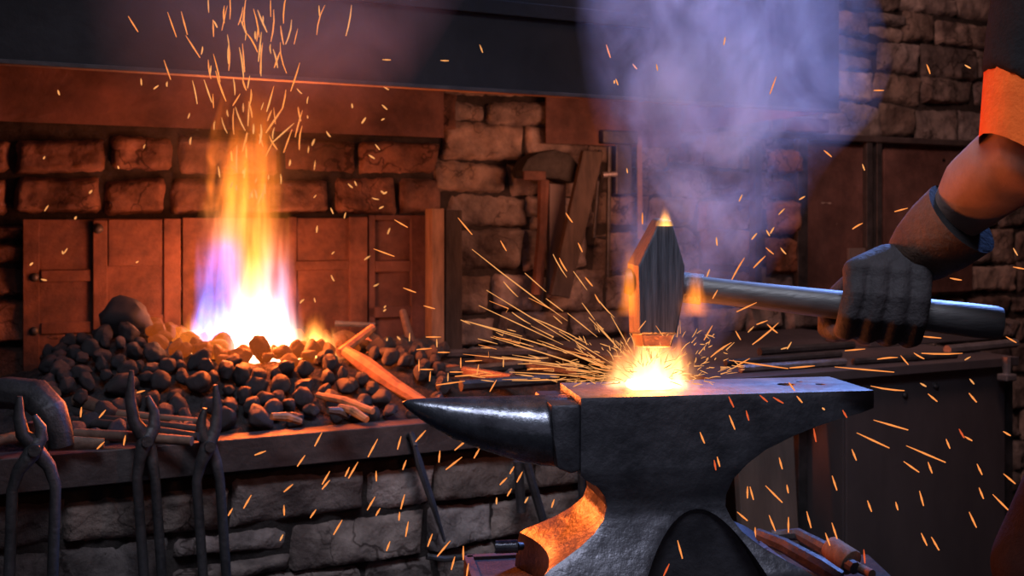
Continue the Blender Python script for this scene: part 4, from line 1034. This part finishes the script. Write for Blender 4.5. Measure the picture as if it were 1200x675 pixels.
for (x, y, an, ln) in ((1044, 498, 164, 42), (1023, 516, 155, 42), (1085, 532, 157, 50), (1068, 547, 145, 22), (1093, 466, 140, 14), (1082, 451, 150, 8), (1140, 466, 130, 14), (1080, 584, 105, 18), (1083, 632, 115, 16), (1096, 637, 120, 18), (1019, 593, 110, 14), (1127, 508, 120, 12), (1135, 514, 150, 10), (1111, 520, 112, 12), (1150, 578, 112, 14), (1148, 550, 115, 14), (1174, 590, 135, 30), (1180, 508, 150, 10), (1183, 561, 140, 18), (1140, 609, 115, 20), (970, 632, 110, 16), (978, 622, 108, 20), (1013, 652, 95, 16), (948, 609, 105, 20), (978, 566, 108, 18), (1001, 533, 112, 14), (915, 543, 105, 14), (881, 578, 105, 16), (876, 577, 90, 14), (924, 615, 90, 18), (905, 613, 112, 20), (907, 579, 135, 28), (923, 573, 100, 10), (1051, 593, 105, 10), (1090, 548, 110, 14), (1139, 447, 130, 8), (885, 625, 90, 14), (870, 605, 140, 16)):
    pspark(x, y, an, ln, rs.uniform(1.45, 1.7), 1.2, 'spark' if rs.random() < .75 else 'sparkred', L_RIGHT)
for (x, y, an, ln) in ((849, 48, 80, 10), (906, 100, 70, 22), (1030, 106, 0, 12), (1088, 81, 110, 12), (1134, 78, 150, 8), (970, 180, 140, 12), (1012, 196, 110, 8), (916, 248, 45, 10), (890, 307, 45, 20), (865, 315, 60, 30), (1005, 265, 30, 14), (1056, 246, 15, 16), (900, 273, 120, 8), (884, 277, 50, 10), (902, 294, 140, 12), (918, 294, 130, 10), (840, 283, 95, 10), (1120, 327, 170, 14), (1090, 395, 175, 26), (1104, 414, 0, 48), (1040, 420, 5, 24), (1013, 433, 175, 70), (1060, 422, 130, 14), (1077, 417, 150, 14), (1002, 410, 5, 24), (875, 360, 25, 26), (897, 391, 40, 40), (880, 386, 45, 10), (893, 378, 20, 14), (905, 385, 140, 16), (865, 393, 120, 12), (920, 408, 15, 10), (889, 427, 172, 70), (925, 405, 60, 10), (940, 430, 5, 30), (1185, 398, 150, 14), (1194, 314, 170, 14), (1190, 295, 120, 10), (753, 256, 90, 14), (838, 345, 60, 12), (830, 390, 60, 20), (845, 410, 35, 30), (870, 425, 30, 20), (1134, 420, 30, 8), (735, 200, 100, 6), (720, 96, 90, 4), (770, 79, 100, 8), (723, 96, 110, 8), (667, 255, 125, 14), (680, 290, 115, 12), (690, 330, 130, 14), (700, 350, 120, 12), (660, 310, 120, 18), (830, 320, 70, 10), (905, 270, 60, 9), (1040, 455, 172, 40), (940, 232, 30, 8), (868, 232, 65, 9)):
    pspark(x, y, an, ln, rs.uniform(1.22, 1.42), 1.0, 'spark', L_AIR, rs.choice((0, 1)), rs.uniform(-.5, .5))
# the swarm of hair fine sparks right at the blow: nobody could count it
mb = MB()
for i in range(420):
    an = R(rs.uniform(0, 360)); up_ = abs(sin(an)); 
    if sin(an) < -.12: continue
    r0 = rs.uniform(18, 95) if abs(cos(an)) > .5 else rs.uniform(18, 75); ln = rs.uniform(3, 16)
    x0, y0 = 762 + cos(an) * r0 * 1.15, 446 - sin(an) * r0 * .8; a2 = an + R(rs.gauss(0, 25)); x1, y1 = x0 + cos(a2) * ln, y0 - sin(a2) * ln
    if max(y0, y1) > 458: continue
    d0 = rs.uniform(1.29, 1.40); vs, f = spark_verts(rs.choice((0, 1, 1, 2)), at(x0, y0, d0), at(x1, y1, d0), rs.uniform(.0004, .0008), rs.uniform(-1.5, 1.5)); mb.add(vs, f)
SPECS.sort(key=lambda q: -q[0])
for k, (_, p0, p1, w, mat, label, group, kind, bow) in enumerate(SPECS):
    vs, f = spark_verts(kind, p0, p1, w, bow)
    if k < 300:
        m1 = MB(); m1.add(vs, f); tag(m1.build('spark', M[mat], None, base=(p0 + p1) / 2), label, 'spark', group)
    else: mb.add(vs, f)
sw = mb.build('spark_swarm', M['sparkhot'], None); tag(sw, 'swarm of hair fine sparks and glints, densest around the hammer blow', 'sparks', kind='stuff')

# ------------------------------------------------------------------ lights
def lamp(name, typ, loc, energy, col, **kw):
    l = bpy.data.lights.new(name, typ); l.energy = energy; l.color = col
    o = bpy.data.objects.new(name, l); C.objects.link(o); o.location = loc
    tgt = kw.pop('target', None)
    for k, v in kw.items(): setattr(l, k, v)
    if tgt is not None: o.rotation_euler = (Vector(tgt) - Vector(loc)).to_track_quat('-Z', 'Y').to_euler()
    return o
lamp('fire_light', 'POINT', FB + Vector((0, -.02, .15)), 6.5, (1, .22, .035), shadow_soft_size=.07)
lamp('fire_light_high', 'POINT', FB + Vector((0, -.06, .34)), 3, (1, .20, .03), shadow_soft_size=.08)
lamp('fire_light_back', 'POINT', F(fs, .60, .80), 4.2, (1, .22, .035), shadow_soft_size=.06)
lamp('fire_throw', 'AREA', FB + Vector((.05, -.06, .20)), 20, (1, .15, .018), shape='RECTANGLE', size=.14, size_y=.3, target=(.55, 1.3, .72))
lamp('billet_light', 'POINT', gp + Vector((0, -.02, .05)), 5.0, (1, .24, .04), shadow_soft_size=.03)
lamp('cool_key', 'AREA', (.10, .45, 2.35), 6.5, (.80, .84, 1.0), shape='RECTANGLE', size=.8, size_y=.5, target=(.12, 1.62, .5), spread=R(75))  # unseen overhead key added for cool light, no window here
lamp('front_fill', 'AREA', (.3, -.5, 1.3), 1.6, (.85, .78, .95), shape='RECTANGLE', size=1.6, size_y=1.2, target=(0, 2, .4))
lamp('wall_fill', 'AREA', (.75, 1.9, 2.2), 8.5, (1.0, .52, .42), shape='RECTANGLE', size=.5, size_y=.3, target=(1.1, 3.5, .9), spread=R(110))  # unseen warm fill added to brighten the right back wall
lamp('hood_fill', 'AREA', F(.80, .22, 1.17), 2.6, (1.0, .36, .20), shape='RECTANGLE', size=.3, size_y=.1, target=F(.45, .8, .85), spread=R(140))  # unseen reddish fill added under the hood for the stones beside the doors
lamp('smoke_light', 'AREA', (1.50, 2.95, 2.45), 21, (.20, .36, 1.0), shape='RECTANGLE', size=.4, size_y=.4, target=(.3, 1.52, 1.28), spread=R(60))  # unseen blue area light added to tint the smoke
w = bpy.data.worlds.new('dark_room'); scene.world = w; w.use_nodes = True
bg = w.node_tree.nodes['Background']; bg.inputs[0].default_value = (.35, .42, .6, 1); bg.inputs[1].default_value = .006

# ------------------------------------------------------------------ camera
cam = bpy.data.cameras.new('camera'); co = bpy.data.objects.new('camera', cam); C.objects.link(co)
co.location = (0, 0, CAM_Z); co.rotation_euler = (R(90), 0, 0)
cam.sensor_width = 36; cam.lens = 36 * FPX / 1200; cam.shift_y = -(337.5 - HZ) / 1200
cam.dof.use_dof = True; cam.dof.focus_distance = 1.32; cam.dof.aperture_fstop = 9
cam.clip_start = .02
scene.camera = co
scene.view_settings.view_transform = 'Standard'; scene.view_settings.look = 'None'
cy_ = scene.cycles
cy_.max_bounces = 5; cy_.diffuse_bounces = 2; cy_.glossy_bounces = 3; cy_.transmission_bounces = 2; cy_.volume_bounces = 0; cy_.transparent_max_bounces = 12
cy_.volume_step_rate = 0.5; cy_.volume_max_steps = 256
cy_.sample_clamp_indirect = 3.0; cy_.use_denoising = True
